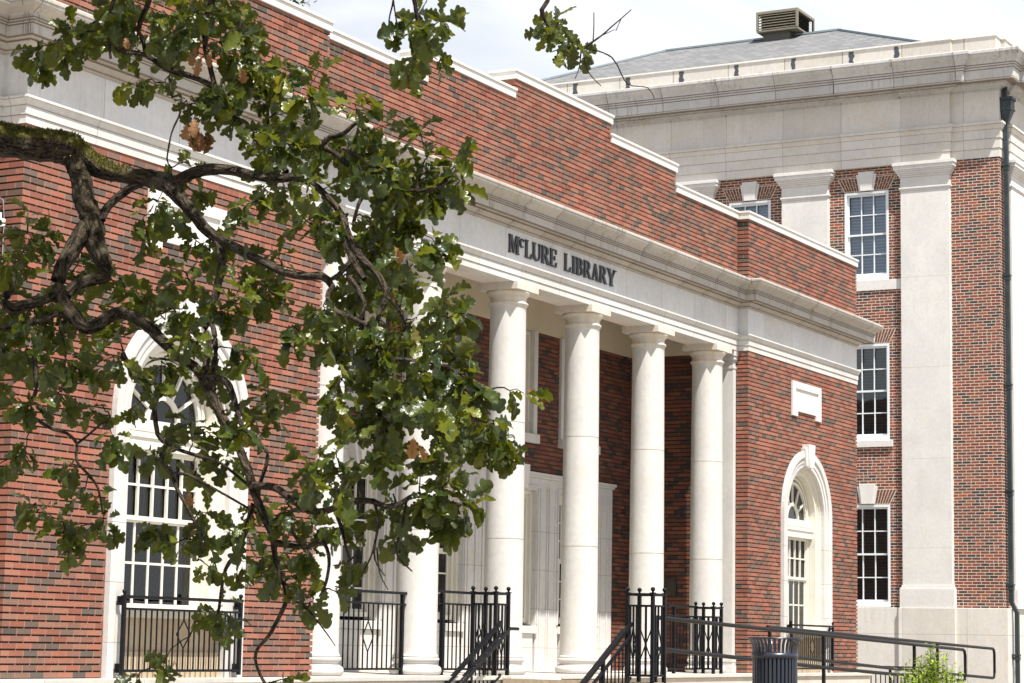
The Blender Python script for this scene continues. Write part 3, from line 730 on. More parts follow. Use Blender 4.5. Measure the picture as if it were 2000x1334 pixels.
guard(ARC_L, 'black iron railing across the foot of the arched window behind the oak branches')
guard(ARC_R, 'black iron railing across the foot of the arched window near the trash can')
def f12(po, ra, pk):
    panel(ra, pk, (.25, 0), (2.0, 0), 1.0, .862, .075, 16, (.5, 1.2, .28, .645))
    po.bar((1.905, 0, 0), (1.905, 0, 1.0), .042); po.bar((.33, 0, 0), (.33, 0, 1.0), .042)
railing('porch_railing', (1.12, 0, 0), 'black iron porch railing between the two leftmost columns', 'railing', f12, 'iron railings between the columns')
def f23(po, ra, pk):
    panel(ra, pk, (2.39, -.2), (3.33, -.2), 1.04, .89, .075, 9)
    po.bar((2.54, -.2, 0), (2.54, -.2, 1.04), .042)
railing('porch_railing', (2.8, -.2, 0), 'short black iron railing from the second column to the post cluster', 'railing', f23, 'iron railings between the columns')
def f56(po, ra, pk):
    panel(ra, pk, (9.2, -.25), (10.16, -.30), 1.02, .87, .07, 9, (.55, 1.2, .25, .6)); po.bar((9.42, -.26, 0), (9.42, -.26, 1.02), .042)
railing('porch_railing', (9.6, -.27, 0), 'black iron railing in the shade before the bronze plaque wall', 'railing', f56, 'iron railings between the columns')
def cage(x, y, label, zb=0, a=.335, zt=1.055):
    def b(po, ra, pk):
        cs = [(x, y), (x+a, y), (x+a, y-a), (x, y-a)]
        for p in cs: ball_post(po, p[0], p[1], zb-.03, zt, .042, .029)
        for i in range(4):
            p, q = cs[i], cs[(i+1) % 4]
            panel(ra, pk, p, q, zt-.012, zt-.15, zb+.075, 4, (.5, 1.0, .25+zb, .66+zb), bar=.016, top_w=.032)
    return railing('post_cluster', (x+a/2, y-a/2, zb), label, 'railing post', b, 'square iron post clusters with ball finials')
cage(3.32, -.20, 'square iron post cluster with ball tops in front of the third column')
cage(3.32, -2.40, 'square iron post cluster with ball tops at the near end of the ramp rail', -.03, .345, 1.05)
cage(10.14, -.30, 'square iron post cluster with ball tops before the rightmost column', 0, .30, 1.02)
def stair_rail(y, hy, label, ext):
    sl = .565
    def z(x, o=0): return .665+(x-3.30)*sl+o
    def b(po, ra, pk):
        x0 = .9
        ra.bar((3.32, y, z(3.32)), (x0, y, z(x0)), .05, .042); ra.bar((3.32, y, z(3.32, -.15)), (x0, y, z(x0, -.15)), .032, .03); ra.bar((3.32, y, z(3.32, -.66)), (x0, y, z(x0, -.66)), .03, .03)
        ra.tube([(x0-.1, hy, z(x0-.1, -.10)), (3.26, hy, z(3.26, -.10)), (3.33, hy, z(3.30, -.07)), (3.33+ext, hy, z(3.30, -.07))], .021, 10)
        for x in (2.55, 1.5): po.bar((x, y, z(x, -.85)), (x, y, z(x)), .042); po.bar((x, y, z(x, -.12)), (x, hy, z(x, -.12)), .016)
        x = 3.2; pk = pk.new()
        while x > x0:
            pk.bar((x, y, z(x, -.66)), (x, y, z(x, -.15)), .014); x -= .105
    return railing('stair_railing', (2.2, y, -.5), label, 'railing', b, 'iron railings beside the entrance steps')
stair_rail(-.62, -.74, 'black iron stair railing running down below the second and third columns', .22)
stair_rail(-2.45, -2.33, 'black iron stair railing running down below the fourth and fifth columns', .02)
def loop_rail(y, xs, z_top, xe, ze, posts, label, low=.565, rr=.027):
    def zt(x): return z_top+(ze-z_top)*(x-xs)/(xe-xs)
    def b(po, ra, pk):
        pts = [(xs, y, zt(xs)), ((xs+xe)/2, y, zt((xs+xe)/2)), (xe-.12, y, zt(xe-.12)), (xe-.04, y, zt(xe)-.02), (xe, y, zt(xe)-.10), (xe, y, zt(xe)-low+.15), (xe-.04, y, zt(xe)-low+.05), (xe-.12, y, zt(xe-.12)-low+.03), ((xs+xe)/2, y, zt((xs+xe)/2)-low*.85), (xs, y, zt(xs)-low*.68)]
        ra.tube(pts, rr, 10)
        for x in posts: po.bar((x, y, zt(x)-.86), (x, y, zt(x)-.01), .045)
    return railing('ramp_railing', ((xs+xe)/2, y, -.4), label, 'railing', b, 'iron pipe railings along the ramp')
loop_rail(-2.6, 3.66, .765, 16.5, .437, (9.6, 13.75, 3.72), 'black pipe ramp railing whose looped end stops just past the brick corner, the nearer one')
loop_rail(-1.1, 11.1, .735, 23.3, .475, (11.2, 19.6), 'black pipe ramp railing whose looped end reaches furthest right', .62, .028)

# ------------------------------------------------------------ trash can
tcn = empty('trash_can', (4.33, -3.95, -.46)); tag(tcn, 'black slatted metal trash can with flared rim beside the ramp', 'trash can')
M_CAN = plain_mat('navy_black_coating', (.020,.026,.042), .33, scale=15, var=.25, spec=.6)
cx, cy, zt, zb = 4.33, -3.95, .535, -.46
sl = MB(); ns = 34
for k in range(ns):
    a = 2*math.pi*k/ns; d = Vector((math.cos(a), math.sin(a), 0)); q = Vector((-d.y, d.x, 0)); C0 = Vector((cx, cy, 0))
    prof = [(.272, zb+.06), (.272, .24), (.272, .38), (.276, .42), (.286, .46), (.305, .495), (.332, .525)]
    for i in range(len(prof)-1):
        (r0, z0), (r1, z1) = prof[i], prof[i+1]
        vs = []
        for r, z in ((r0, z0), (r1, z1)):
            for s in (-1, 1):
                for dd in (0, .007): vs.append(C0+d*(r+dd)+q*(.0155*s)+Vector((0,0,z)))
        sl.add(vs, [(0,4,6,2),(1,3,7,5),(0,1,5,4),(2,6,7,3)])
o = sl.build('slats', M_CAN, tcn); o.location = -tcn.location
rg = MB(); rg.lathe([(.268, .285), (.290, .285), (.290, .350), (.268, .350), (.268, .285)], 56, (cx, cy)); rg.lathe([(.268, zb+.04), (.29, zb+.04), (.29, zb+.11), (.268, zb+.11), (.268, zb+.04)], 56, (cx, cy))
pr = [(.335+.011*math.cos(2*math.pi*i/8), .530+.011*math.sin(2*math.pi*i/8)) for i in range(9)]; rg.lathe(pr, 56, (cx, cy)); o = rg.build('bands', M_CAN, tcn); o.location = -tcn.location
ln = MB(); ln.lathe([(.001, zb+.05), (.245, zb+.05), (.245, .30), (.235, .30), (.235, zb+.06)], 40, (cx, cy)); o = ln.build('liner', plain_mat('liner_plastic', (.012,.014,.020), .5), tcn); o.location = -tcn.location
for k in range(3):
    a = 2*math.pi*k/3; 
ft = MB()
for k in range(3): a = 2*math.pi*k/3; ft.bar((cx+.2*math.cos(a), cy+.2*math.sin(a), zb), (cx+.2*math.cos(a), cy+.2*math.sin(a), zb+.05), .04)
o = ft.build('feet', M_CAN, tcn); o.location = -tcn.location

# ------------------------------------------------------------ stone and brick hall on the right
TX = 27.47; TY = -.10
hall = empty('stone_hall_building', (TX, 3, 0)); tag(hall, 'tall brick hall with stone pilasters and a deep stone cornice on the right', 'building')
def hp(mb, name, mat, parent=None, **k):
    o = mb.build(name, mat, parent or hall, **k)
    if parent is None: o.location = -hall.location
    return o
PIL = [(1.04, 2.21), (3.99, 5.16), (6.94, 8.11), (9.89, 11.06), (12.84, 14.01)]
WNC = [3.075, 6.02, 8.97, 11.92]
WR = [(8.95, 11.06, 1), (5.20, 7.45, 2), (1.39, 3.72, 3)]
YE = 16.0; TA = 11.63; TW = 1.375
holes = [(c-.54, c+.54, z0, z1) for c in WNC for z0, z1, k in WR]
mb = MB(); grid_wall(mb, [TY, YE], [TW, TA], holes, lambda u, v: (TX, u, v)); mb.f = [f[::-1] for f in mb.f]
SX = [30.07, 33.03, 35.98]
m_s = MB(); grid_wall(m_s, [TX, 40], [TW, TA], [(c-.54, c+.54, z0, z1) for c in SX for z0, z1, k in WR], lambda u, v: (u, TY, v)); mb.add(m_s.v, m_s.f)
hp(mb, 'brick_wall', M_TBRICK)
mb = MB(); mb.box(TX-.12, TX+.5, TY-.12, YE, -1.6, TW); mb.box(TX+.501, 40, TY-.12, TY+.3, -1.6, TW)
for a, b in PIL: mb.box(TX-.20, TX-.12, a-.08, b+.08, -1.6, TW-.002)
hp(mb, 'stone_base', M_TSTONE, bevel=.01)
def pilaster(ax0, ax1, ay0, ay1):
    sh = hp(MB().box(ax0, ax1, ay0, ay1, 1.88, 10.98), 'pilaster', M_TPIL, bevel=.008)
    for nm, lst in (('pilaster_base', ((.055, TW, 1.80), (.04, 1.80, 1.83), (.02, 1.83, 1.88))), ('pilaster_capital', ((.012, 10.98, 11.02), (.03, 11.02, 11.06), (.002, 11.06, 11.30), (.03, 11.30, 11.345), (.06, 11.345, 11.385), (.085, 11.385, 11.43), (.11, 11.43, 11.47), (.135, 11.47, 11.55), (.155, 11.55, TA)))):
        mb = MB()
        for d, z0, z1 in lst: mb.box(ax0-d, ax1+d, ay0-d, ay1+d, z0, z1)
        hp(mb, nm, M_TPIL, sh, bevel=.006)
for a, b in PIL: pilaster(TX-.12, TX+.02, a, b)
pilaster(28.02, 29.15, TY-.12, TY+.02); pilaster(30.97, 32.1, TY-.12, TY+.02); pilaster(33.95, 35.08, TY-.12, TY+.02); pilaster(36.92, 38.05, TY-.12, TY+.02)
# entablature, slightly recessed at the corner bay
TP = [(TX-.10, YE), (TX-.10, 1.04), (TX, 1.04), (TX, TY), (27.98, TY), (27.98, TY-.10), (40, TY-.10)]
ap = [(-.1, TA), (.02, TA), (.02, TA+.20), (.035, TA+.205), (.035, TA+.43), (.05, TA+.435), (.05, TA+.64), (.062, TA+.655), (.075, TA+.69), (.10, TA+.72), (.10, TA+.745), (.125, TA+.76), (.125, TA+.81), (.10, TA+.825), (-.1, TA+.825)]
hp(MB().sweep(TP, ap), 'architrave', M_TSTONE)
hp(MB().sweep(TP, [(-.1, TA+.824), (.02, TA+.824), (.02, 13.20), (-.1, 13.20)]), 'frieze', M_TSTONE)
cpf = [(-.1, 13.18), (.03, 13.18), (.03, 13.21)]+cyma(.04, 13.21, .20, 13.33, 6)+[(.24, 13.335), (.24, 13.36), (.44, 13.345), (.44, 13.33), (.50, 13.33), (.50, 13.56), (.525, 13.575), (.525, 13.62), (.545, 13.63), (.545, 13.67), (.57, 13.68)]+cyma(.57, 13.68, .66, 13.90, 8)+[(.69, 13.915), (.69, 13.975), (.67, 13.99), (-.1, 14.04)]
hp(MB().sweep(TP, cpf), 'cornice', M_TCORN)
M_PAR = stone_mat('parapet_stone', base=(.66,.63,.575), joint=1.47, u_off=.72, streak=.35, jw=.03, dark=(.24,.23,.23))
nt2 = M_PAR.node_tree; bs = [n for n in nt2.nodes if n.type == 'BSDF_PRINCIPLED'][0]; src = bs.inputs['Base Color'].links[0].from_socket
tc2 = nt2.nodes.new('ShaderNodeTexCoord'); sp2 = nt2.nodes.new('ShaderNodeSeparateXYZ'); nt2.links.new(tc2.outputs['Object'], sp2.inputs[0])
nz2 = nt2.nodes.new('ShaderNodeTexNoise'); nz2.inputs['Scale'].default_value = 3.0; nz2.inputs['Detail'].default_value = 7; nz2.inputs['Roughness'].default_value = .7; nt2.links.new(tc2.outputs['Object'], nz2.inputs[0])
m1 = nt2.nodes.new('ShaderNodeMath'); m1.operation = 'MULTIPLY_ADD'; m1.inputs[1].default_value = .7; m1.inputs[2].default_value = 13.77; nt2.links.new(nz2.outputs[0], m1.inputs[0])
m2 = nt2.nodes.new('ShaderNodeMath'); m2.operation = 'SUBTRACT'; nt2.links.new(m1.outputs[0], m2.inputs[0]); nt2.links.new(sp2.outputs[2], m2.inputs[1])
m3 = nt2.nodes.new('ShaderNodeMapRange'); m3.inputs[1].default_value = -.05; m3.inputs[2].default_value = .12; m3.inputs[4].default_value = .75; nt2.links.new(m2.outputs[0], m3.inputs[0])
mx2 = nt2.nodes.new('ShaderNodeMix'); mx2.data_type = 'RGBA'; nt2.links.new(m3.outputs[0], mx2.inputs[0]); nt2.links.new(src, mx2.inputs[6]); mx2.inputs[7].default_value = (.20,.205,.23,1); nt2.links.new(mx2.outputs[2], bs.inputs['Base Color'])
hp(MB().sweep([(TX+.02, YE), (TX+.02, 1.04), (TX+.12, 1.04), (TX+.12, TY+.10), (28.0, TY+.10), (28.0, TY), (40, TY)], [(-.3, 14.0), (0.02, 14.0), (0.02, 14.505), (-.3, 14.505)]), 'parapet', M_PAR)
hp(MB().sweep([(TX+.02, YE), (TX+.02, 1.04), (TX+.12, 1.04), (TX+.12, TY+.10), (28.0, TY+.10), (28.0, TY), (40, TY)], [(-.35, 14.505), (0.045, 14.505), (0.045, 14.54), (-.35, 14.54)]), 'parapet_coping', M_CAP)
# bitumen patches over the joints of the parapet
M_TAR = plain_mat('bitumen_patch', (.055,.057,.075), .6, scale=20)
mb = MB(); rr = random.Random(5)
for k in range(8):
    y = 1.97+1.47*k; 
    if k == 0: y = 2.33
    L0 = []; R0 = []
    for i in range(9):
        z = 14.04+.44*i/8; L0.append((y-.035-rr.uniform(0, .05), z)); R0.append((y+.035+rr.uniform(0, .04), z))
    hp(MB().prism(L0+R0[::-1], .004, 'x', TX-.006), 'tar_patch', M_TAR)
# roof
g = G('slate_roof'); ob, x, y, z = g.coords()
br = g.n('ShaderNodeTexBrick'); mp2 = g.n('ShaderNodeMapping'); cb = g.n('ShaderNodeCombineXYZ'); g.l(y, cb.inputs[0]); g.l(z, cb.inputs[1]); g.l(cb.outputs[0], br.inputs[0])
br.inputs['Scale'].default_value = 1; br.inputs['Brick Width'].default_value = .30; br.inputs['Row Height'].default_value = .085; br.inputs['Mortar Size'].default_value = .008
br.inputs['Color1'].default_value = (.16,.165,.17,1); br.inputs['Color2'].default_value = (.24,.24,.238,1); br.inputs['Mortar'].default_value = (.09,.09,.10,1)
c = g.mixc(.5, br.outputs[0], g.ramp(g.noise(ob, 6, 6, .7), [(.3, (.6,.6,.62)), (.7, (1,1,1))]), 'MULTIPLY'); g.set(Base_Color=c, Roughness=.75); g.bump(br.outputs['Fac'], .5, .01)
M_SLATE = g.m
mb = MB(); RZ = 16.82; e0, e1 = TX+.55, 39.5; ya, yb2 = .5, 16.6
ridge0, ridge1 = (33.5, 5.96, RZ), (33.5, 11.07, RZ)
mb.add([(e0, ya, 14.3), (e0, yb2, 14.3), ridge1, ridge0], [(3,2,1,0)][::-1]); mb.add([(e0, ya, 14.3), (e1, ya, 14.3), ridge0], [(0,1,2)]); mb.add([(e1, ya, 14.3), (e1, yb2, 14.3), ridge1, ridge0], [(0,1,2,3)]); mb.add([(e1, yb2, 14.3), (e0, yb2, 14.3), ridge1], [(0,1,2)])
hp(mb, 'slate_roof', M_SLATE)
mb = MB(); M_FLASH = plain_mat('blue_grey_flashing', (.24,.29,.32), .5)
for a, b in ((ridge0, ridge1), (ridge0, (e0, ya, 14.3)), (ridge1, (e0, yb2, 14.3)), (ridge0, (e1, ya, 14.3))): mb.bar((a[0], a[1], a[2]+.02), (b[0], b[1], b[2]+.02), .12, .05)
hp(mb, 'ridge_flashing', M_FLASH)
# roof ventilator
M_VENT = plain_mat('tan_vent_metal', (.24,.22,.155), .5, scale=4, var=.15); M_VENTD = plain_mat('dark_vent_metal', (.07,.068,.055), .5)
vx, vy0, vy1 = 33.0, 6.98, 8.12
v = MB(); v.box(vx+.12, vx+1.0, vy0+.25, vy1-.12, 16.4, 16.92); vb = hp(v, 'roof_ventilator', M_VENTD)
v = MB(); zb, zt = 16.90, 17.44
v.box(vx-.03, vx+1.23, vy0-.03, vy1+.03, zt-.07, zt); v.box(vx-.02, vx+1.22, vy0-.02, vy1+.02, zb-.02, zb+.03)
for (xx, yy) in ((vx, vy0), (vx+1.2, vy0), (vx, vy1), (vx+1.2, vy1)): v.box(xx-.03, xx+.03, yy-.03, yy+.03, zb+.03, zt-.07)
hp(v, 'louvre_case', M_VENT, vb)
v = MB()
for k in range(6):
    z = zb+.045+k*.074
    v.add([(vx-.03, vy0+.03, z), (vx-.03, vy1-.03, z), (vx+.04, vy1-.03, z+.06), (vx+.04, vy0+.03, z+.06)], [(0,1,2,3), (3,2,1,0)][:1])
    v.add([(vx+.03, vy0-.03, z), (vx+1.17, vy0-.03, z), (vx+1.17, vy0+.05, z+.055), (vx+.03, vy0+.05, z+.055)], [(3,2,1,0)])
hp(v, 'louvre_blades', M_VENT, vb)
hp(MB().box(vx+.08, vx+1.1, vy0+.08, vy1-.08, zb, zt-.05), 'louvre_core', M_DARK, vb)
# windows of the hall
def hall_window(z0, z1, kind):
    t = empty('window'); w = 1.08
    mb = MB(); fr = .052
    def bx(a, b, c, d, e, f): mb.box(c, d, a, b, e, f)   # (y0,y1,x0,x1,..)
    h = w/2; zs = z0+(.14 if kind == 1 else .12)
    bx(-h, -h+fr, -.015, .16, z0, z1); bx(h-fr, h, -.015, .16, z0, z1); bx(-h+fr, h-fr, -.015, .16, z1-fr, z1); bx(-h+fr, h-fr, -.02, .16, z0, zs)
    a = -h+fr; b = h-fr; zm = (zs+z1-fr)/2
    for za, zb, xx in ((zm-.02, z1-fr, .055), (zs, zm+.02, .088)):
        st = .042
        bx(a, a+st, xx, xx+.03, za, zb); bx(b-st, b, xx, xx+.03, za, zb); bx(a+st, b-st, xx, xx+.03, zb-st, zb); bx(a+st, b-st, xx, xx+.03, za, za+st)
        for i in (1, 2): y = a+st+(b-a-2*st)*i/3; bx(y-.012, y+.012, xx+.002, xx+.028, za+st, zb-st)
        z = (za+zb)/2; bx(a+st, b-st, xx+.004, xx+.026, z-.012, z+.012)
    mb.build('window_frame', M_TWOOD, t)
    MB().box(.118, .120, a, b, zs, z1-fr).build('pane', M_GLASS, t)
    MB().box(.20, .21, a, b, zs, z1-fr).build('blinds', M_BLIND_SKY if kind == 1 else M_BLIND2, t)
    s = MB(); zt = z1+.02
    s.prism([(-.135, zt), (.135, zt), (.195, zt+.46), (-.195, zt+.46)], -.06, 'x', .0)
    s.prism([(-.18, zt), (.18, zt), (.25, zt+.40), (-.25, zt+.40)], -.035, 'x', .0)
    s.build('keystone', M_TPIL, t, bevel=.005)
    s = MB()
    if kind == 1: s.box(-.03, .1, -.89, .89, z0-.24, z0)
    elif kind == 2: s.box(-.06, .1, -.62, .62, z0-.15, z0)
    if s.v: s.build('stone_sill', M_TPIL, t, bevel=.005)
    # splayed brick arch
    for sg in (-1, 1):
        mo = MB(); bk = MB()
        mo.prism([(sg*.17, zt), (sg*.545, zt), (sg*.72, zt+.34), (sg*.20, zt+.34)], -.006, 'x', .0)
        nb = 6
        for i in range(nb):
            for j in range(3):
                hs = [(0, .5, 1.0), (0, .30, .80, 1.0)][i % 2]
                if j >= len(hs)-1: continue
                def pt(u, v): 
                    b0 = .18+(.535-.18)*u; b1 = .235+(.70-.235)*u; return (sg*(b0+(b1-b0)*v), zt+.012+.315*v)
                u0, u1 = i/nb+.02, (i+1)/nb-.03; v0, v1 = hs[j]+.02, hs[j+1]-.02
                bk.prism([pt(u0, v0), pt(u1, v0), pt(u1, v1), pt(u0, v1)], -.010, 'x', -.002)
        mo.build('arch_mortar', M_TMORT, t); bk.build('splayed_brick_arch', M_TARCH, t)
    return t
M_TMORT = plain_mat('pale_mortar', (.58,.50,.39), .9, scale=30); M_TARCH = plain_mat('arch_brick', (.20,.075,.055), .9, scale=9, var=.5, bump=.4)
for z0, z1, kind in WR:
    p = hall_window(z0, z1, kind)
    for i, c in enumerate(WNC):
        o = p if i == 0 else copy_tree(p); o.parent = hall; o.location = Vector((TX, c, 0))-hall.location
    for c in SX:
        o = copy_tree(p); o.parent = hall; o.location = Vector((c, TY, 0))-hall.location; o.rotation_euler = (0, 0, math.pi/2)
# dark body behind the windows
mb = MB(); mb.box(TX+.45, 39.5, TY+.4, YE, -1, 14.2); hp(mb, 'building_core', M_DARK)
# downpipe
M_PIPE = plain_mat('green_black_copper', (.030,.045,.050), .5, metal=.2, scale=6, var=.35, dirt=(.10,.16,.15), dirtamt=.25)
px_, py_ = 27.66, TY-.11
mb = MB(); mb.box(px_-.05, px_+.05, py_-.045, py_+.045, -1.2, 1.35); mb.box(px_-.055, px_+.055, py_-.05, py_+.05, 1.5, 12.55)
mb.prism([(py_-.045-.12, 1.30), (py_+.045-.12, 1.30), (py_+.05, 1.52), (py_-.05, 1.52)], .10, 'x', px_-.05)
mb2 = MB(); mb2.box(px_-.05, px_+.05, py_-.165, py_-.075, -1.2, 1.33)
mb = MB(); mb.box(px_-.055, px_+.055, py_-.05, py_+.05, 1.5, 12.75); mb.prism([(py_-.165, 1.28), (py_-.075, 1.28), (py_+.05, 1.52), (py_-.05, 1.52)], .10, 'x', px_-.05); mb.box(px_-.05, px_+.05, py_-.165, py_-.075, -1.2, 1.30)
dp = hp(mb, 'downpipe', M_PIPE, bevel=.006)
mb = MB()
for z in (11.45, 8.9, 6.4, 4.0, 1.9, .35): mb.box(px_-.075, px_+.075, py_-.07-(.11 if z < 1 else 0), py_+.10, z-.02, z+.02); mb.box(px_-.064, px_+.064, py_-.06-(.115 if z < 1 else 0), py_+.06-(.1 if z < 1 else 0), z-.11, z-.03)
hp(mb, 'pipe_straps', M_PIPE, dp)
mb = MB(); hx, hy = px_, py_-.06
mb.box(hx-.17, hx+.17, hy-.14, hy+.14, 12.95, 13.02); mb.box(hx-.14, hx+.14, hy-.11, hy+.13, 12.74, 12.95); mb.box(hx-.155, hx+.155, hy-.125, hy+.13, 12.72, 12.76)
b4 = [(hx-.135, hy-.105, 12.72), (hx+.135, hy-.105, 12.72), (hx+.135, hy+.125, 12.72), (hx-.135, hy+.125, 12.72), (hx-.05, hy-.0, 12.42), (hx+.05, hy-.0, 12.42), (hx+.05, hy+.10, 12.42), (hx-.05, hy+.10, 12.42)]
mb.add(b4, [(0,1,5,4)[::-1], (1,2,6,5)[::-1], (2,3,7,6)[::-1], (3,0,4,7)[::-1]]); mb.box(hx-.05, hx+.05, hy+.02, hy+.12, 13.02, 13.3)
hp(mb, 'rainwater_head', M_PIPE, dp)
# sunken fence beside the hall
def arf(po, ra, pk):
    panel(ra, pk, (26.3, 3.6), (26.3, 2.15), .05, -.10, -.95, 13, bar=.02, rw=.04); panel(ra, pk, (26.3, 2.15), (26.75, 1.3), .045, -.10, -.95, 12, bar=.02, rw=.04)
    for p in ((26.3, 2.15), (26.3, 3.6), (26.75, 1.3)): po.bar((p[0], p[1], -1.1), (p[0], p[1], .06), .05)
railing('area_fence', (26.4, 2.4, -1.1), 'low black iron fence at the foot of the stone hall beyond the brick corner', 'fence', arf)

# ------------------------------------------------------------ ground
g = G('pale_paving'); ob, x, y, z = g.coords()
c = g.mixc(g.ramp(g.noise(ob, 1.2, 8, .7), [(.35, (0,0,0)), (.65, (1,1,1))]), (.20,.18,.155), (.26,.235,.20)); g.set(Base_Color=c, Roughness=.9); g.bump(g.noise(ob, 60, 4), .5, .01); M_LAWN = g.m
mb = MB(); xs = [-1500, -60, -20, 1, 2, 4, 9, 30, 80, 1500]; ys = [-1500, -60, -8, -4.5, -2.4, 0, 10, 60, 1500]
def gz(x, y): return -1.15 if x <= 1 else (-.46 if 9 <= x <= 30 and -6 < y < 12 else (-1.15+.69*max(0, min(1, (x-1)/3)) if x < 9 and y < 3 else -1.1 if y > 12 or x > 30 else -.46))
vs = [(x, y, gz(x, y)) for x in xs for y in ys]; n = len(ys)
mb.add(vs, [(i*n+j, (i+1)*n+j, (i+1)*n+j+1, i*n+j+1) for i in range(len(xs)-1) for j in range(n-1)])
tag(mb.build('ground', M_LAWN), kind='structure')
strip('pavement', [(-40, -1.13), (1.2, -1.13)], -5.0, -2.0, M_CONC, .1)

exec_veg = True
# ------------------------------------------------------------ vegetation
def px2w(x, y, d):
    v = fwd+rt*((x-1000)/F_PX)+up*((667-y)/F_PX); return CAM+v*d
def leaf_template(kind='oak'):
    if kind == 'oak':
        half = [(0, .0), (.03, .10), (.09, .18), (.145, .225), (.165, .28), (.135, .325), (.115, .365), (.17, .42), (.245, .455), (.285, .51), (.27, .56), (.20, .59), (.185, .63), (.26, .675), (.325, .73), (.335, .79), (.295, .845), (.215, .855), (.20, .885), (.195, .94), (.14, .985), (.07, 1.0), (0, .985)]
    else: half = [(0, 0), (.16, .25), (.22, .5), (.16, .78), (0, 1)]
    mid = [(0, k[1]*(.98 if i < len(half)-1 else 1)) for i, k in enumerate(half)]
    V = []; F = []
    m = len(half)
    for x, y in mid: V.append((0, y, 0))
    for sgn in (1, -1):
        b = len(V)
        for (x, y) in half[1:-1]: V.append((sgn*x, y, 0))
        idx = lambda i: (b+i-1) if 0 < i < m-1 else i
        for i in range(m-1):
            f = [i, idx(i), idx(i+1), i+1]; ff = []
            for q in f:
                if q not in ff: ff.append(q)
            if sgn < 0: ff = ff[::-1]
            if len(ff) >= 3: F.append(ff)
    return np.array(V, float), F
def make_leaves(name, mat, parent, P, D, U, size, tpl, curl=.5, fold=.45):
    """P positions, D leaf axis, U leaf normal, all (n,3)"""
    V, F = tpl; n = len(P); k = len(V)
    D = D/np.linalg.norm(D, axis=1, keepdims=True); X = np.cross(D, U); X /= np.linalg.norm(X, axis=1, keepdims=True)+1e-9; Z = np.cross(X, D)
    cu = RNG.normal(curl, .28, n)[:, None]; fo = RNG.normal(fold, .25, n)[:, None]; wv = RNG.uniform(0, 6.28, n)[:, None]
    x = V[:, 0][None]; y = V[:, 1][None]
    wid = RNG.uniform(.68, 1.08, n)[:, None]
    z = fo*np.abs(x)-cu*y*y*.5+.035*np.sin(wv+9*y+12*x)
    pts = P[:, None, :]+size[:, None, None]*(X[:, None, :]*(x*wid)[..., None]+D[:, None, :]*(y-.0*cu)[..., None]+Z[:, None, :]*z[..., None])
    verts = pts.reshape(-1, 3)
    loops = []; starts = []; tot = []; s = 0
    fl = np.concatenate([np.array(f) for f in F]); ft = np.array([len(f) for f in F])
    L = (fl[None, :]+(np.arange(n)*k)[:, None]).reshape(-1); T = np.tile(ft, n); St = np.concatenate([[0], np.cumsum(T)[:-1]])
    me = bpy.data.meshes.new(name); me.vertices.add(len(verts)); me.vertices.foreach_set('co', verts.reshape(-1))
    me.loops.add(len(L)); me.loops.foreach_set('vertex_index', L.astype(np.int32)); me.polygons.add(len(T)); me.polygons.foreach_set('loop_start', St.astype(np.int32)); me.polygons.foreach_set('loop_total', T.astype(np.int32))
    me.polygons.foreach_set('use_smooth', np.ones(len(T), bool))
    me.update(); me.validate()
    at = me.attributes.new('leaf_id', 'FLOAT', 'POINT'); at.data.foreach_set('value', np.repeat(RNG.random(n), k).astype(np.float32))
    a2 = me.attributes.new('leaf_v', 'FLOAT_VECTOR', 'POINT'); lv = np.tile(V, (n, 1)).astype(np.float32); a2.data.foreach_set('vector', lv.reshape(-1))
    me.materials.append(mat); o = bpy.data.objects.new(name, me); COL.objects.link(o); o.parent = parent
    if parent: o.location = -parent.location
    return o
def leaf_mat(name, stops, gloss=.38, trans=.35, tcol=(.25,.32,.04)):
    g = G(name); ob, x, y, z = g.coords()
    a = g.n('ShaderNodeAttribute'); a.attribute_name = 'leaf_id'; v = g.n('ShaderNodeAttribute'); v.attribute_name = 'leaf_v'
    sp = g.n('ShaderNodeSeparateXYZ'); g.l(v.outputs['Vector'], sp.inputs[0])
    c = g.ramp(a.outputs['Fac'], stops)
    c = g.mixc(g.math('MULTIPLY', g.ramp(g.noise(ob, 45, 4, .7), [(.45, (0,0,0)), (.75, (1,1,1))]), .30), c, (.16,.14,.03))
    ax = g.math('ABSOLUTE', sp.outputs[0])
    vein = g.math('ADD', sp.outputs[1], g.math('MULTIPLY', ax, -1.1)); vf = g.math('ABSOLUTE', g.math('SUBTRACT', g.math('FRACT', g.math('MULTIPLY', vein, 6.5)), .5))
    vm = g.math('MAXIMUM', g.math('LESS_THAN', ax, .014), g.math('MULTIPLY', g.math('LESS_THAN', vf, .05), .5))
    c = g.mixc(g.math('MULTIPLY', vm, .22), c, (.12,.16,.05))
    gm = g.n('ShaderNodeNewGeometry'); cb = g.mixc(g.math('MULTIPLY', gm.outputs['Backfacing'], .55), c, (.07,.09,.03))
    g.set(Base_Color=cb, Roughness=gloss, Specular_IOR_Level=.42)
    bp = g.math('ADD', g.math('MULTIPLY', g.math('MINIMUM', vf, .25), 3.0), g.noise(ob, 120, 2)); g.bump(bp, .22, .003)
    tr = g.n('ShaderNodeBsdfTranslucent'); g.l(g.mixc(.6, c, tcol), tr.inputs[0])
    mx = g.n('ShaderNodeMixShader'); mx.inputs[0].default_value = trans; g.l(g.b.outputs[0], mx.inputs[1]); g.l(tr.outputs[0], mx.inputs[2]); g.l(mx.outputs[0], g.out.inputs[0])
    return g.m
OAK = leaf_mat('oak_leaf', [(0, (.007,.018,.006)), (.36, (.011,.027,.005)), (.60, (.026,.046,.005)), (.82, (.064,.086,.006)), (.985, (.14,.155,.01)), (.997, (.24,.15,.02)), (1, (.28,.12,.025))], .31, .30, (.30,.32,.01))
g = G('oak_bark'); ob, x, y, z = g.coords()
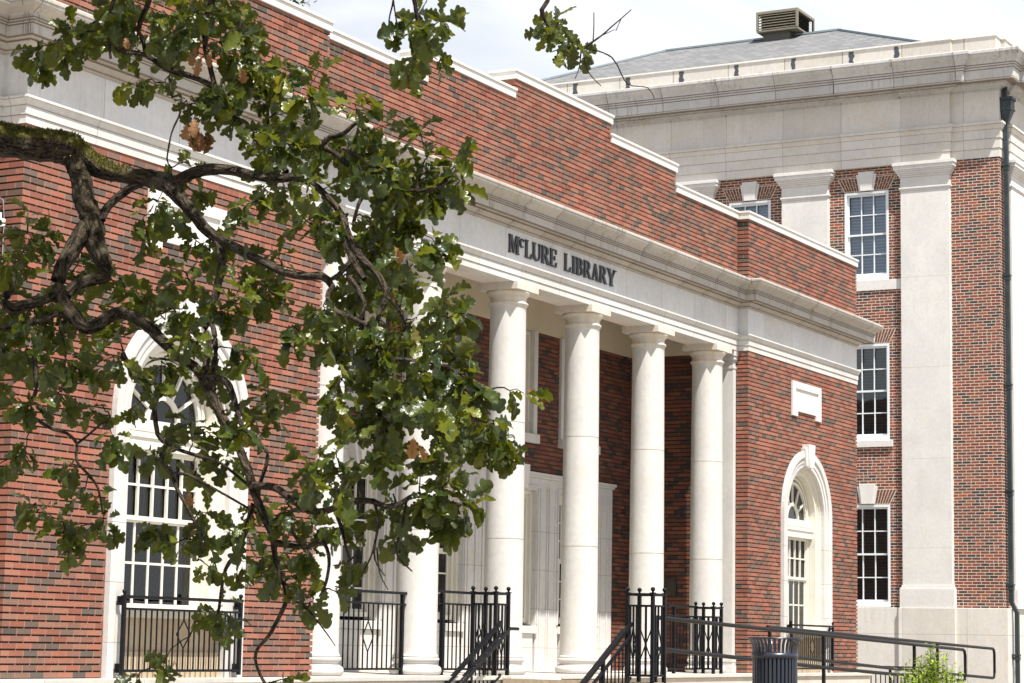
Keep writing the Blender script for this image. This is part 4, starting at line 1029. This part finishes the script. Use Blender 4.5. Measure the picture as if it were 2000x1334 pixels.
bk_ = g.n('ShaderNodeAttribute'); bk_.attribute_name = 'bark'
a = g.noise(ob, 9, 6, .7, .6); b = g.math('ADD', g.math('MULTIPLY', g.noise(ob, 70, 4, .7, .8), .35), g.math('MULTIPLY', g.noise(bk_.outputs['Vector'], 75, 5, .65, .8), .65))
c = g.mixc(g.ramp(b, [(.44, (0,0,0)), (.60, (1,1,1))]), (.010,.008,.006), (.145,.112,.08))
c = g.mixc(g.math('MULTIPLY', g.ramp(g.noise(ob, 5, 5, .6), [(.60, (0,0,0)), (.68, (1,1,1))]), .4), c, (.22,.22,.18))
# moss on the top sides of the heavy limb
ge = g.n('ShaderNodeNewGeometry'); sp = g.n('ShaderNodeSeparateXYZ'); g.l(ge.outputs['Normal'], sp.inputs[0])
at = g.n('ShaderNodeAttribute'); at.attribute_name = 'moss'
mk = g.math('MULTIPLY', g.ramp(g.math('ADD', sp.outputs[2], g.math('MULTIPLY', g.math('SUBTRACT', a, .5), 1.6)), [(.0, (0,0,0)), (.25, (1,1,1))]), at.outputs['Fac'])
c = g.mixc(mk, c, g.mixc(g.noise(ob, 40, 4), (.05,.048,.010), (.17,.15,.03)))
g.set(Base_Color=c, Roughness=.9, Specular_IOR_Level=.2); g.bump(g.math('ADD', g.math('MULTIPLY', b, 1.6), g.math('MULTIPLY', a, .6)), 1.0, .03); BARK = g.m

DB = 11.0
def dfun(x, y, s=0): return DB+.45*math.sin(x/190+.5+s)+.4*math.sin(y/260+1.1-s)
# every limb: (name, moss, [(x px, y px, radius px) ...]) read off the limb's silhouette, set out in depth round 11 m
LIMBS = [
 ('B1', 1, [(-420,330,60),(-250,300,48),(-60,272,36),(0,275,32),(60,285,30),(110,288,29),(150,295,27),(182,320,22),(215,336,18),(260,346,17),(300,352,19),(330,362,18),(360,395,14),(385,425,12),(410,455,12),(450,478,10),(500,505,9),(550,530,8),(590,540,8),(630,540,8),(648,560,7),(640,580,6),(655,606,5),(690,620,4)]),
 ('B2', .03, [(335,370,14),(352,350,12),(390,333,12),(440,331,11),(490,342,10),(540,350,9),(580,347,8),(620,366,7),(650,396,7),(668,422,7),(676,446,7),(687,472,7),(702,500,8),(733,531,6),(750,559,6),(754,582,5),(740,615,5),(735,645,4),(742,680,4),(754,700,4),(768,723,4),(772,770,3),(768,820,2.5)]),
 ('B3', .12, [(145,295,18),(152,322,21),(160,360,22),(170,410,23),(182,450,24),(192,488,20),(205,515,16),(208,540,13),(180,545,12),(150,556,12),(128,575,12)]),
 ('B3b', .06, [(176,440,20),(155,468,18),(136,496,17),(122,525,15),(114,560,15),(126,592,15),(147,622,15),(171,640,15),(196,631,14),(224,612,13),(252,614,12),(287,636,12),(315,664,11),(343,692,11),(378,716,10),(395,737,10),(413,769,10),(430,804,10),(451,842,9),(469,877,9),(486,926,9),(493,951,9),(504,982,8),(518,1014,8),(532,1045,7),(535,1077,6),(546,1119,5.5),(560,1164,5),(542,1210,4.5),(525,1241,4),(500,1273,3.5),(504,1308,3),(520,1340,3)]),
 ('stub', 0, [(200,430,8),(208,410,9),(222,392,9),(250,372,9),(270,361,8),(292,352,8)]),
 ('low', .08, [(120,560,14),(95,578,13),(60,592,12),(22,604,12),(10,590,10),(18,566,9),(24,545,8)]),
 ('low2', 0, [(112,612,7),(70,628,6),(30,636,5),(-30,645,5)]),
 ('B4', 0, [(412,452,9),(432,485,9),(432,530,9),(418,585,9),(401,638,8),(408,668,7),(404,700,7),(396,730,7)]),
 ('B5', 0, [(412,625,6),(420,655,6),(420,700,6),(415,740,6),(418,762,5)]),
 ('B6', 0, [(402,735,7),(444,748,7),(460,790,6),(472,830,5),(500,860,5),(521,881,4),(520,910,4),(508,945,4),(506,968,3)]),
 ('B7', 0, [(240,690,5),(264,738,6),(290,760,6),(300,800,5),(308,846,5),(325,870,5),(316,898,5),(334,924,5),(350,962,4),(376,1010,4),(390,1040,3),(396,1080,2)]),
 ('B8', 0, [(322,868,5),(360,882,4),(400,893,4),(432,905,3),(470,935,3),(492,955,3)]),
 ('B8b', 0, [(340,925,4),(370,928,3.5),(410,950,3.5),(450,972,3),(500,1002,3)]),
 ('B9', 0, [(492,948,8),(535,951,8),(562,970,8),(592,990,8),(623,1000,8),(660,990,7),(695,979,7),(729,980,6),(754,990,6),(782,984,6),(810,967,5),(845,972,4),(883,983,3.5),(920,985,2.5)]),
 ('B10', 0, [(532,1058,6),(560,1065,6),(600,1068,5),(628,1056,5),(642,1084,4),(639,1130,3.5),(625,1165,3)]),
 ('B11', 0, [(494,985,6),(484,1020,5),(476,1047,5),(460,1082,5),(441,1110,4),(430,1170,3.5),(425,1210,3)]),
 ('B12', 0, [(600,992,5),(570,998,4),(556,1012,4),(568,1035,4),(586,1062,3)]),
 ('T1', 0, [(225,92,4),(241,101,5),(285,108,5),(325,133,6),(378,150,6),(420,171,6),(440,195,6),(456,228,5),(490,262,5),(530,300,5),(560,335,6)]),
 ('T2', 0, [(105,86,2),(133,63,2.5),(168,52,3),(210,31,3),(245,38,3.5),(273,64,4),(285,108,4)]),
 ('T2b', 0, [(120,84,2),(150,66,2.5),(190,60,3)]),
 ('T3', 0, [(430,-70,9),(420,-20,8),(405,30,7),(400,80,6),(410,130,6),(420,171,6)]),
 ('T3b', 0, [(300,-60,7),(290,0,6),(275,40,5),(270,70,4)]),
 ('T3c', 0, [(250,-60,5),(222,0,4),(214,60,3.5),(216,115,2.5)]),
 ('T4', 0, [(332,155,3.5),(336,190,3),(352,185,3),(352,220,2.5),(335,260,2),(326,310,1.6)]),
 ('K1', 0, [(695,240,4),(668,262,5),(645,268,6),(632,285,6),(655,300,6),(690,330,5),(720,360,5),(700,400,4),(690,440,4)]),
 ('K2', 0, [(672,290,5),(740,330,5),(790,368,4),(840,370,4),(880,350,3)]),
 ('C1', 0, [(668,433,6),(672,470,6),(690,510,7),(712,545,6)]),
 ('C2', 0, [(698,500,7),(682,515,6),(660,538,5),(640,548,4)]),
 ('C3', 0, [(677,535,4),(698,562,5),(712,597,5),(704,622,4)]),
 ('C4', 0, [(672,616,4),(694,624,5),(726,640,4)]),
 ('C5', 0, [(754,700,4),(800,703,4),(841,709,4),(880,720,3.5),(915,740,3),(960,760,2)]),
 ('C6', 0, [(770,790,3),(840,798,3),(900,812,3),(950,825,2)]),
 ('C7', 0, [(750,575,3),(775,600,4),(790,640,4),(792,700,3)]),
 ('L1', 0, [(68,700,5),(70,765,4.5),(52,800,4),(74,821,4),(105,839,3.5),(130,846,3.5),(150,867,3.5),(150,900,3),(175,930,3),(192,955,2.5),(200,1000,2)]),
 ('L2', 0, [(150,867,3),(170,852,2.5),(189,835,2.5),(215,815,2)]),
 ('L3', 0, [(120,600,3),(118,640,2),(128,690,1.6),(120,765,1.2)]),
 ('D1', 0, [(733,985,4),(738,1020,3.5),(733,1059,3),(722,1093,2),(700,1134,1.5)]),
 ('D2', 0, [(733,1059,3),(732,1093,2),(752,1125,1.5)]), ('D3', 0, [(736,1070,2),(742,1120,1.5),(758,1152,1)]),
 ('D4', 0, [(794,975,3),(785,1030,3),(774,1064,2.5),(778,1088,2),(805,1116,1.5)]),
 ('D5', 0, [(652,990,4),(667,1030,4),(675,1066,3.5),(683,1093,2)]),
 ('D6', 0, [(560,1164,2.5),(600,1190,2),(640,1240,1.5),(655,1262,1)]),
 ('D7', 0, [(376,1010,2.5),(400,1060,2),(385,1095,1.5)]),
 ('TW', 0, [(1090,-60,5),(1069,3,4.5),(1058,19,5),(1065,42,4),(1086,66,3.5),(1104,89,3.5),(1135,94,3),(1174,70,1.8),(1195,52,1.5),(1233,19,1)]),
 ('TW2', 0, [(1135,94,2.5),(1170,100,2),(1195,112,2),(1205,126,1.6),(1226,164,1.3),(1265,171,1),(1278,193,.8)]),
 ('TW3', 0, [(1158,82,1.6),(1160,50,1.3),(1160,24,1)]), ('TW4', 0, [(1135,97,1.8),(1132,129,1.5),(1123,154,1)]), ('TW5', 0, [(1138,99,1.6),(1149,140,1.2),(1174,168,1)]), ('TW6', 0, [(1104,91,1.6),(1079,101,1.1)]), ('TW7', 0, [(1203,60,1.2),(1214,35,1)]), ('TW8', 0, [(1174,70,1.2),(1200,58,1)]),
 ('TV', 0, [(800,-70,5),(806,-20,5),(812,20,4.5),(820,60,4),(818,110,3)]), ('TV2', 0, [(770,-60,3),(768,0,2.4),(760,40,2),(761,92,1)]), ('TV3', 0, [(768,0,2),(775,50,1.8),(772,72,1.4),(790,52,1.2)]),
]
tree = empty('oak_tree', tuple(px2w(-700, 1340, 9.5)[:2])+(-1.15,))
tag(tree, 'mossy oak with drooping leafy branches hanging in front of the library', 'tree')
def densify(pts, step=9):
    out = []
    for i in range(len(pts)-1):
        p0 = pts[max(i-1, 0)]; p1 = pts[i]; p2 = pts[i+1]; p3 = pts[min(i+2, len(pts)-1)]
        L = math.hypot(p2[0]-p1[0], p2[1]-p1[1]); n = max(1, int(L/step))
        for k in range(n):
            t = k/n; out.append(tuple(.5*((2*p1[j])+(-p0[j]+p2[j])*t+(2*p0[j]-5*p1[j]+4*p2[j]-p3[j])*t*t+(-p0[j]+3*p1[j]-3*p2[j]+p3[j])*t**3) for j in range(3)))
    out.append(pts[-1]); return out
mbt = MB(); moss = []; branch_pts = []
rb = random.Random(3); BK = []
def set_bk(o):
    global BK
    a = o.data.attributes.new('bark', 'FLOAT_VECTOR', 'POINT'); v = np.array([tuple(p) for p in BK], np.float32); a.data.foreach_set('vector', v.reshape(-1)); BK = []
def rough_tube(mb, P, Rr, n, seed):
    b = len(mb.v); q = random.Random(seed); mb.tube(P, Rr, n, False); al = 0
    for i in range(len(P)):
        if i: al += (P[i]-P[i-1]).length
        for k in range(n): a = 2*math.pi*k/n; BK.append((math.cos(a)*Rr[i]*1.0, math.sin(a)*Rr[i]*1.0, al*.16+seed*1.37))
    for i in range(len(P)):
        for k in range(n):
            v = Vector(mb.v[b+i*n+k]); c = P[i]; a = 2*math.pi*k/n
            s = 1+.12*math.sin(3*a+i*.13+seed)+.08*math.sin(5*a-i*.21)+q.uniform(-.09, .09); mb.v[b+i*n+k] = tuple(c+(v-c)*s)
for i, (nm, ms, pts) in enumerate(LIMBS):
    dp_ = densify([(x, y, r) for x, y, r in pts]); n = 14 if max(p[2] for p in pts) > 9 else 8 if max(p[2] for p in pts) > 4 else 5
    P = []; Rr = []
    for j, (x, y, r) in enumerate(dp_):
        jx = .35*r*math.sin(j*.9+i)*.25; d = dfun(x, y); P.append(px2w(x+jx, y, d)); Rr.append(max(r, .8)*.94*d/F_PX)
        if r < 7: branch_pts.append((x, y))
    b0 = len(mbt.v); rough_tube(mbt, P, Rr, n, i); moss += [ms*(min(1, max(.05, (300-p[0])/110)) if nm == 'B1' else 1) for p in dp_ for _ in range(n)]
limb = mbt.build('branches', BARK, tree, smooth=True); limb.location = -tree.location; set_bk(limb)
at = limb.data.attributes.new('moss', 'FLOAT', 'POINT'); at.data.foreach_set('value', np.array(moss, np.float32))
# trunk: out of the frame to the left, carrying the heavy limbs
tb = Vector(tree.location); top = px2w(-420, 330, dfun(-420, 330)); tr = MB()
pts = [tb+Vector((0,0,-.2)), tb+Vector((.02,.03,.5)), tb+Vector((.05,.02,1.4)), tb.lerp(top, .75)+Vector((-.1,0,.2)), top, top+Vector((-.1,.1,.9)), top+Vector((.2,.2,2.0)), top+Vector((1.3,.4,2.9)), top+Vector((2.6,.5,3.1))]
rough_tube(tr, [Vector(p) for p in densify([tuple(p) for p in pts], .12)], list(np.interp(np.linspace(0, 1, len(densify([tuple(p) for p in pts], .12))), [0, .1, .5, .7, 1], [.42, .30, .25, .17, .06])), 18, 99)
tko = tr.build('trunk', BARK, tree, smooth=True); tko.location = -tree.location; set_bk(tko)
a_ = tko.data.attributes.new('moss', 'FLOAT', 'POINT'); a_.data.foreach_set('value', np.full(len(tko.data.vertices), .4, np.float32))

DENS = """
001357888600000170000
153676867300000387000
275214502476400006400
000004115886500000000
000000046786746000000
000000001468666834000
000000112466778677400
000001314523557877500
133105654534367877200
665216765324377687600
634234767463457765000
443367653665456652000
645655666665755655400
776645464643566666300
764662554552067677700
763211445354067767783
342344264543056777783
254355155531035666682
462213520552355466642
052440203900045665750
002465045522565456740
000220064435560145410
000000016556610000000
000000005410562000000
000000115402400000000
000001524020000000000
000002630034000000000
"""
rows = [r for r in DENS.split() if r]
# hand corrections of a few rows read off at 50 px cells
FIX = {0:"001357886000000170000",1:"153676867300000387000",2:"275214524764000640000"[:16]+"64000",3:"000004115886500000000",5:"000000014686668340000",19:"152440203205665557500"}
rows[0] = "001357888600000170000"; rows[1] = "053676877300003870000"[:15]+"387000"[:6]
rows[1] = "153676867730000" + "387000"
rows[2] = "175214524764000" + "064000"
rows[4] = "000000047868740" + "000000"
rows[4] = "000000047686746" + "000000"[:6]
rows[4] = "00000004678674600000"[:15] + "000000"
rows[4] = "000000046786746"[:15] + "000000"
rows[5] = "000000014686668" + "340000"
rows[6] = "000000112466778" + "677400"[:6]
rows[6] = "000000112466778" + "677400"
rows[7] = "000002314523557" + "877500"[:6]
rows[8] = "133105654534367" + "877200"
rows[9] = "665216765324367" + "687600"[:0] + "876000"
rows[9] = "665210676532437" + "687600"[:0] + "687600"
rows[9] = "665210676532436" + "876000"
rows[10] = "634230467463457" + "765000"
rows[18] = "462213525520355" + "466420"
rows[18] = "462123525520355" + "466642"[:0] + "666420"
rows[19] = "154440203206655" + "557500"[:0] + "557500"
rows[20] = "024650545225654" + "567400"[:0] + "567400"
rows[21] = "000220644355601" + "454100"
rows[22] = "000000016556610" + "000000"
rows[23] = "000000005415620" + "000000"
rows[24] = "000000115402400" + "000000"
rows[25] = "000001524002000" + "000000"
rows[26] = "000002630034000" + "000000"
bp_ = np.array(branch_pts)
CL = []
for j, r in enumerate(rows):
    for i, ch in enumerate(r[:21]):
        v = int(ch)
        if v == 0: continue
        n = (v*.155+(.011*v*v if v > 5 else 0))*(.8 if j > 20 else 1); n = int(n)+(rb.random() < n-int(n))
        for _ in range(n): CL.append(((i+rb.random())*50-16, (j+rb.random())*50-12, min(1, .45+v*.07)))
for x, y in ((1085,38),(1062,50),(1072,60),(1107,77),(1118,84),(1100,96),(1128,92),(1090,44)): CL.append((x, y, .35))
twigs = MB(); LP, LD, LU, LS = [], [], [], []
def bdist(c): return float(np.min((bp_[:, 0]-c[0])**2+(bp_[:, 1]-c[1])**2))
CL.sort(key=bdist)
NODE = [(x, y, dfun(x, y)) for x, y in branch_pts]; NX = [(n[0], n[1]) for n in NODE]
def add_cluster(x, y, sc, dd=None):
    A = np.array(NX); q = (A[:, 0]-x)**2+(A[:, 1]-y)**2+RNG.uniform(0, 500, len(A)); q[(A[:, 0]-x)**2+(A[:, 1]-y)**2 < 90] += 300; k = int(np.argmin(q)); bx, by, bd = NODE[k]
    d1 = bd*.6+dfun(x, y)*.4+(rb.gauss(.08, .20) if dd is None else dd); a = px2w(bx, by, bd); b = px2w(x, y, d1)
    if (b-a).length > .02:
        L_ = (b-a).length; pt = [a]; 
        for t in (.2, .4, .6, .8): pt.append(a.lerp(b, t)+Vector((rb.gauss(0, .035), rb.gauss(0, .035), rb.gauss(.0, .035)+.08*math.sin(math.pi*t)))*min(.4, L_))
        pt.append(b); twigs.tube(pt, [.0046, .0041, .0036, .0030, .0025, .0019], 5, False)
        for t in (.5, 1.0): NODE.append((bx+(x-bx)*t, by+(y-by)*t, bd+(d1-bd)*t)); NX.append((bx+(x-bx)*t, by+(y-by)*t))
    ax = (b-a).normalized() if (b-a).length > .03 else Vector((rb.uniform(-1,1), rb.uniform(-1,1), -.3)).normalized()
    n = int(rb.uniform(8, 14)*(.5+.5*sc)); ax = (ax+Vector((0,0,-.25))).normalized()
    for i in range(n):
        ph = 2*math.pi*i/n+rb.uniform(-.5, .5)
        t1 = ax.cross(Vector((.2,.5,.84))).normalized(); t2 = ax.cross(t1)
        o = t1*math.cos(ph)+t2*math.sin(ph); tilt = rb.uniform(.5, 1.35)
        D_ = (ax*math.cos(tilt)+o*math.sin(tilt)+Vector((0,0,-.42))).normalized()
        U_ = (Vector((rb.uniform(-1,1), rb.uniform(-1,1), .9))+ax*.5-o*.3).normalized()
        base = b-ax*rb.uniform(0, .09)+D_*.014+Vector((rb.gauss(0,.012), rb.gauss(0,.012), rb.gauss(0,.012)))
        LP.append(base); LD.append(D_); LU.append(U_); LS.append(rb.uniform(.070, .148)*(.72+.32*sc))
for x, y, sc in CL: add_cluster(x, y, sc)
# canopy above and to the left of the frame, which shades the lower leaves
for _ in range(270):
    x = rb.uniform(-500, 640); y = rb.uniform(-900, -260)
    if rb.random() < .45: x = rb.uniform(-450, 300)
    b = px2w(x, y, 11+rb.uniform(-1.3, 1.0)); n = 8
    for i in range(n):
        LP.append(b+Vector((rb.uniform(-.2,.2), rb.uniform(-.2,.2), rb.uniform(-.15,.15)))); LD.append(Vector((rb.uniform(-1,1), rb.uniform(-1,1), rb.uniform(-.8,.2))).normalized()); LU.append(Vector((rb.uniform(-.5,.5), rb.uniform(-.5,.5), 1))); LS.append(rb.uniform(.09, .15))
for k in range(26):
    a = top+Vector((.3, .2, 1.6+.03*k)); x = rb.uniform(-450, 620); y = rb.uniform(-850, -260); b = px2w(x, y, 11+rb.uniform(-1, .8)); m = a.lerp(b, .5)+Vector((0,0,.35)); twigs.tube([a, a.lerp(m, .5)+Vector((0,0,.12)), m, m.lerp(b, .5), b], [.05, .04, .028, .018, .008], 7, False)
ft_ = lambda A: np.array([tuple(v) for v in A], float)
make_leaves('foliage', OAK, tree, ft_(LP), ft_(LD), ft_(LU), np.array(LS), leaf_template())
tw = twigs.build('twigs', BARK, tree, smooth=True); tw.location = -tree.location
am = tw.data.attributes.new('moss', 'FLOAT', 'POINT'); am.data.foreach_set('value', np.zeros(len(tw.data.vertices), np.float32))
# moss tufts on top of the heavy limb
MOSS = leaf_mat('moss_tuft', [(0, (.035,.035,.006)), (.5, (.10,.09,.015)), (1, (.22,.19,.035))], .8, .2, (.3,.3,.05))
P_, D_, U_, S_ = [], [], [], []
mp_ = densify([(x, y, r) for x, y, r in LIMBS[0][2][2:13]], 2)
for k in range(9000):
    x, y, r = mp_[int(rb.random()*len(mp_))]
    if rb.random() > 1.15-max(0, x)/230: continue
    d = dfun(x, y); c = px2w(x, y, d); rad = r*1.02*d/F_PX; an = rb.gauss(math.pi/2-.1, .75)
    n_ = (Vector((0,0,1))*math.sin(an)+fwd.cross(Vector((0,0,1))).cross(Vector((0,0,1))).normalized()*math.cos(an)).normalized()
    P_.append(c+n_*rad*.97+Vector((rb.uniform(-.01,.01),)*3)); D_.append((n_+Vector((rb.uniform(-.8,.8), rb.uniform(-.8,.8), rb.uniform(-.4,.8)))).normalized()); U_.append(Vector((rb.uniform(-1,1), rb.uniform(-1,1), rb.uniform(-1,1)))); S_.append(rb.uniform(.010, .024))
ms_ = make_leaves('moss', MOSS, tree, ft_(P_), ft_(D_), ft_(U_), np.array(S_), leaf_template('s')); ms_['kind'] = 'stuff'
# withered brown leaves
DEAD = leaf_mat('withered_leaf', [(0, (.22,.10,.04)), (.5, (.30,.15,.07)), (1, (.38,.18,.05))], .7, .15, (.4,.2,.05))
P_, D_, U_, S_ = [], [], [], []
b = px2w(392, 255, dfun(392, 255)-.1)
for i in range(46):
    a = rb.uniform(0, 6.28); z = rb.uniform(-.03, .02); r = .028
    P_.append(b+Vector((r*math.cos(a), r*math.sin(a), z))); D_.append(Vector((.28*math.cos(a), .28*math.sin(a), -1))); U_.append(Vector((math.cos(a), math.sin(a), .2))); S_.append(rb.uniform(.05, .095))
for x, y, s in ((380,232,.09),(365,240,.09),(385,90,.10),(393,110,.10),(410,100,.08),(470,130,.08),(808,852,.10),(812,865,.09),(770,480,.08),(370,960,.07),(245,72,.06),(640,600,.07)):
    P_.append(px2w(x, y, dfun(x, y)-.25)); D_.append(Vector((rb.uniform(-.5,.5), rb.uniform(-.5,.5), -1))); U_.append(Vector((-.8, -.5, .4+rb.uniform(-.3, .3)))); S_.append(s)
make_leaves('withered_leaves', DEAD, tree, ft_(P_), ft_(D_), ft_(U_), np.array(S_), leaf_template(), .8, .9)

# shrub by the ramp
SH = leaf_mat('shrub_leaf', [(0, (.05,.10,.015)), (.3, (.18,.28,.02)), (.7, (.36,.50,.04)), (1, (.52,.62,.08))], .45, .4, (.4,.55,.06))
sx, sy = 2.33, -6.62
shrub = empty('shrub', (sx, sy, -1.0)); tag(shrub, 'small bright yellow green shrub at the lower right in front of the ramp rails', 'shrub')
P_, D_, U_, S_ = [], [], [], []; st = MB()
for k in range(170):
    a = rb.uniform(0, 6.28); lean = rb.random()**.8*.50; h = 1.52-1.35*lean*rb.uniform(.55, 1.1)+rb.uniform(-.16, 0); h = max(h, .45)
    b0 = Vector((sx, sy, -1.0)); tip = b0+Vector((lean*math.cos(a), lean*math.sin(a), h)); mid = b0.lerp(tip, .5)+Vector((lean*.35*math.cos(a), lean*.35*math.sin(a), -.05))
    st.tube([b0, mid, tip], [.006, .004, .0015], 4, False)
    for t in np.linspace(.25, 1, 34):
        p = (b0*(1-t)+mid*t)*(1-t)+(mid*(1-t)+tip*t)*t; o = Vector((rb.uniform(-1,1), rb.uniform(-1,1), rb.uniform(-.1,1))).normalized()
        P_.append(p+o*.02); D_.append(o); U_.append(Vector((rb.uniform(-.7,.7), rb.uniform(-.7,.7), 1))); S_.append(rb.uniform(.035, .062))
make_leaves('foliage', SH, shrub, ft_(P_), ft_(D_), ft_(U_), np.array(S_), leaf_template('s'))
o = st.build('stems', BARK, shrub); o.location = -shrub.location
# far tree behind the library roof
FT = leaf_mat('far_leaf', [(0, (.03,.06,.02)), (1, (.07,.11,.03))], .6, .2)
ftree = empty('tree', (27.5, 22.0, -1.1)); tag(ftree, 'dark green tree top showing above the brick parapet at the upper left', 'tree')
P_, D_, U_, S_ = [], [], [], []
topc = px2w(430, -40, 62)
ftree.location = (topc.x, topc.y, -1.1)
for k in range(190):
    th = rb.uniform(0, 6.28); ph = rb.uniform(-1, 1); r = rb.random()**.4; c = Vector((topc.x, topc.y, topc.z-1.3))+Vector((2.3*r*math.cos(th)*math.sqrt(1-ph*ph*.7), 2.3*r*math.sin(th)*math.sqrt(1-ph*ph*.7), 2.4*r*ph))
    for i in range(46):
        P_.append(c+Vector((rb.gauss(0,.26), rb.gauss(0,.26), rb.gauss(0,.2)))); D_.append(Vector((rb.uniform(-1,1), rb.uniform(-1,1), rb.uniform(-1,1)))); U_.append(Vector((rb.uniform(-1,1), rb.uniform(-1,1), 1.2))); S_.append(rb.uniform(.12, .22))
make_leaves('crown', FT, ftree, ft_(P_), ft_(D_), ft_(U_), np.array(S_), leaf_template('s'))
t2 = MB().tube([ftree.location, (topc.x+.2, topc.y, 6), (topc.x, topc.y, topc.z-2)], [.35, .25, .1], 10).build('trunk', BARK, ftree); t2.location = -ftree.location
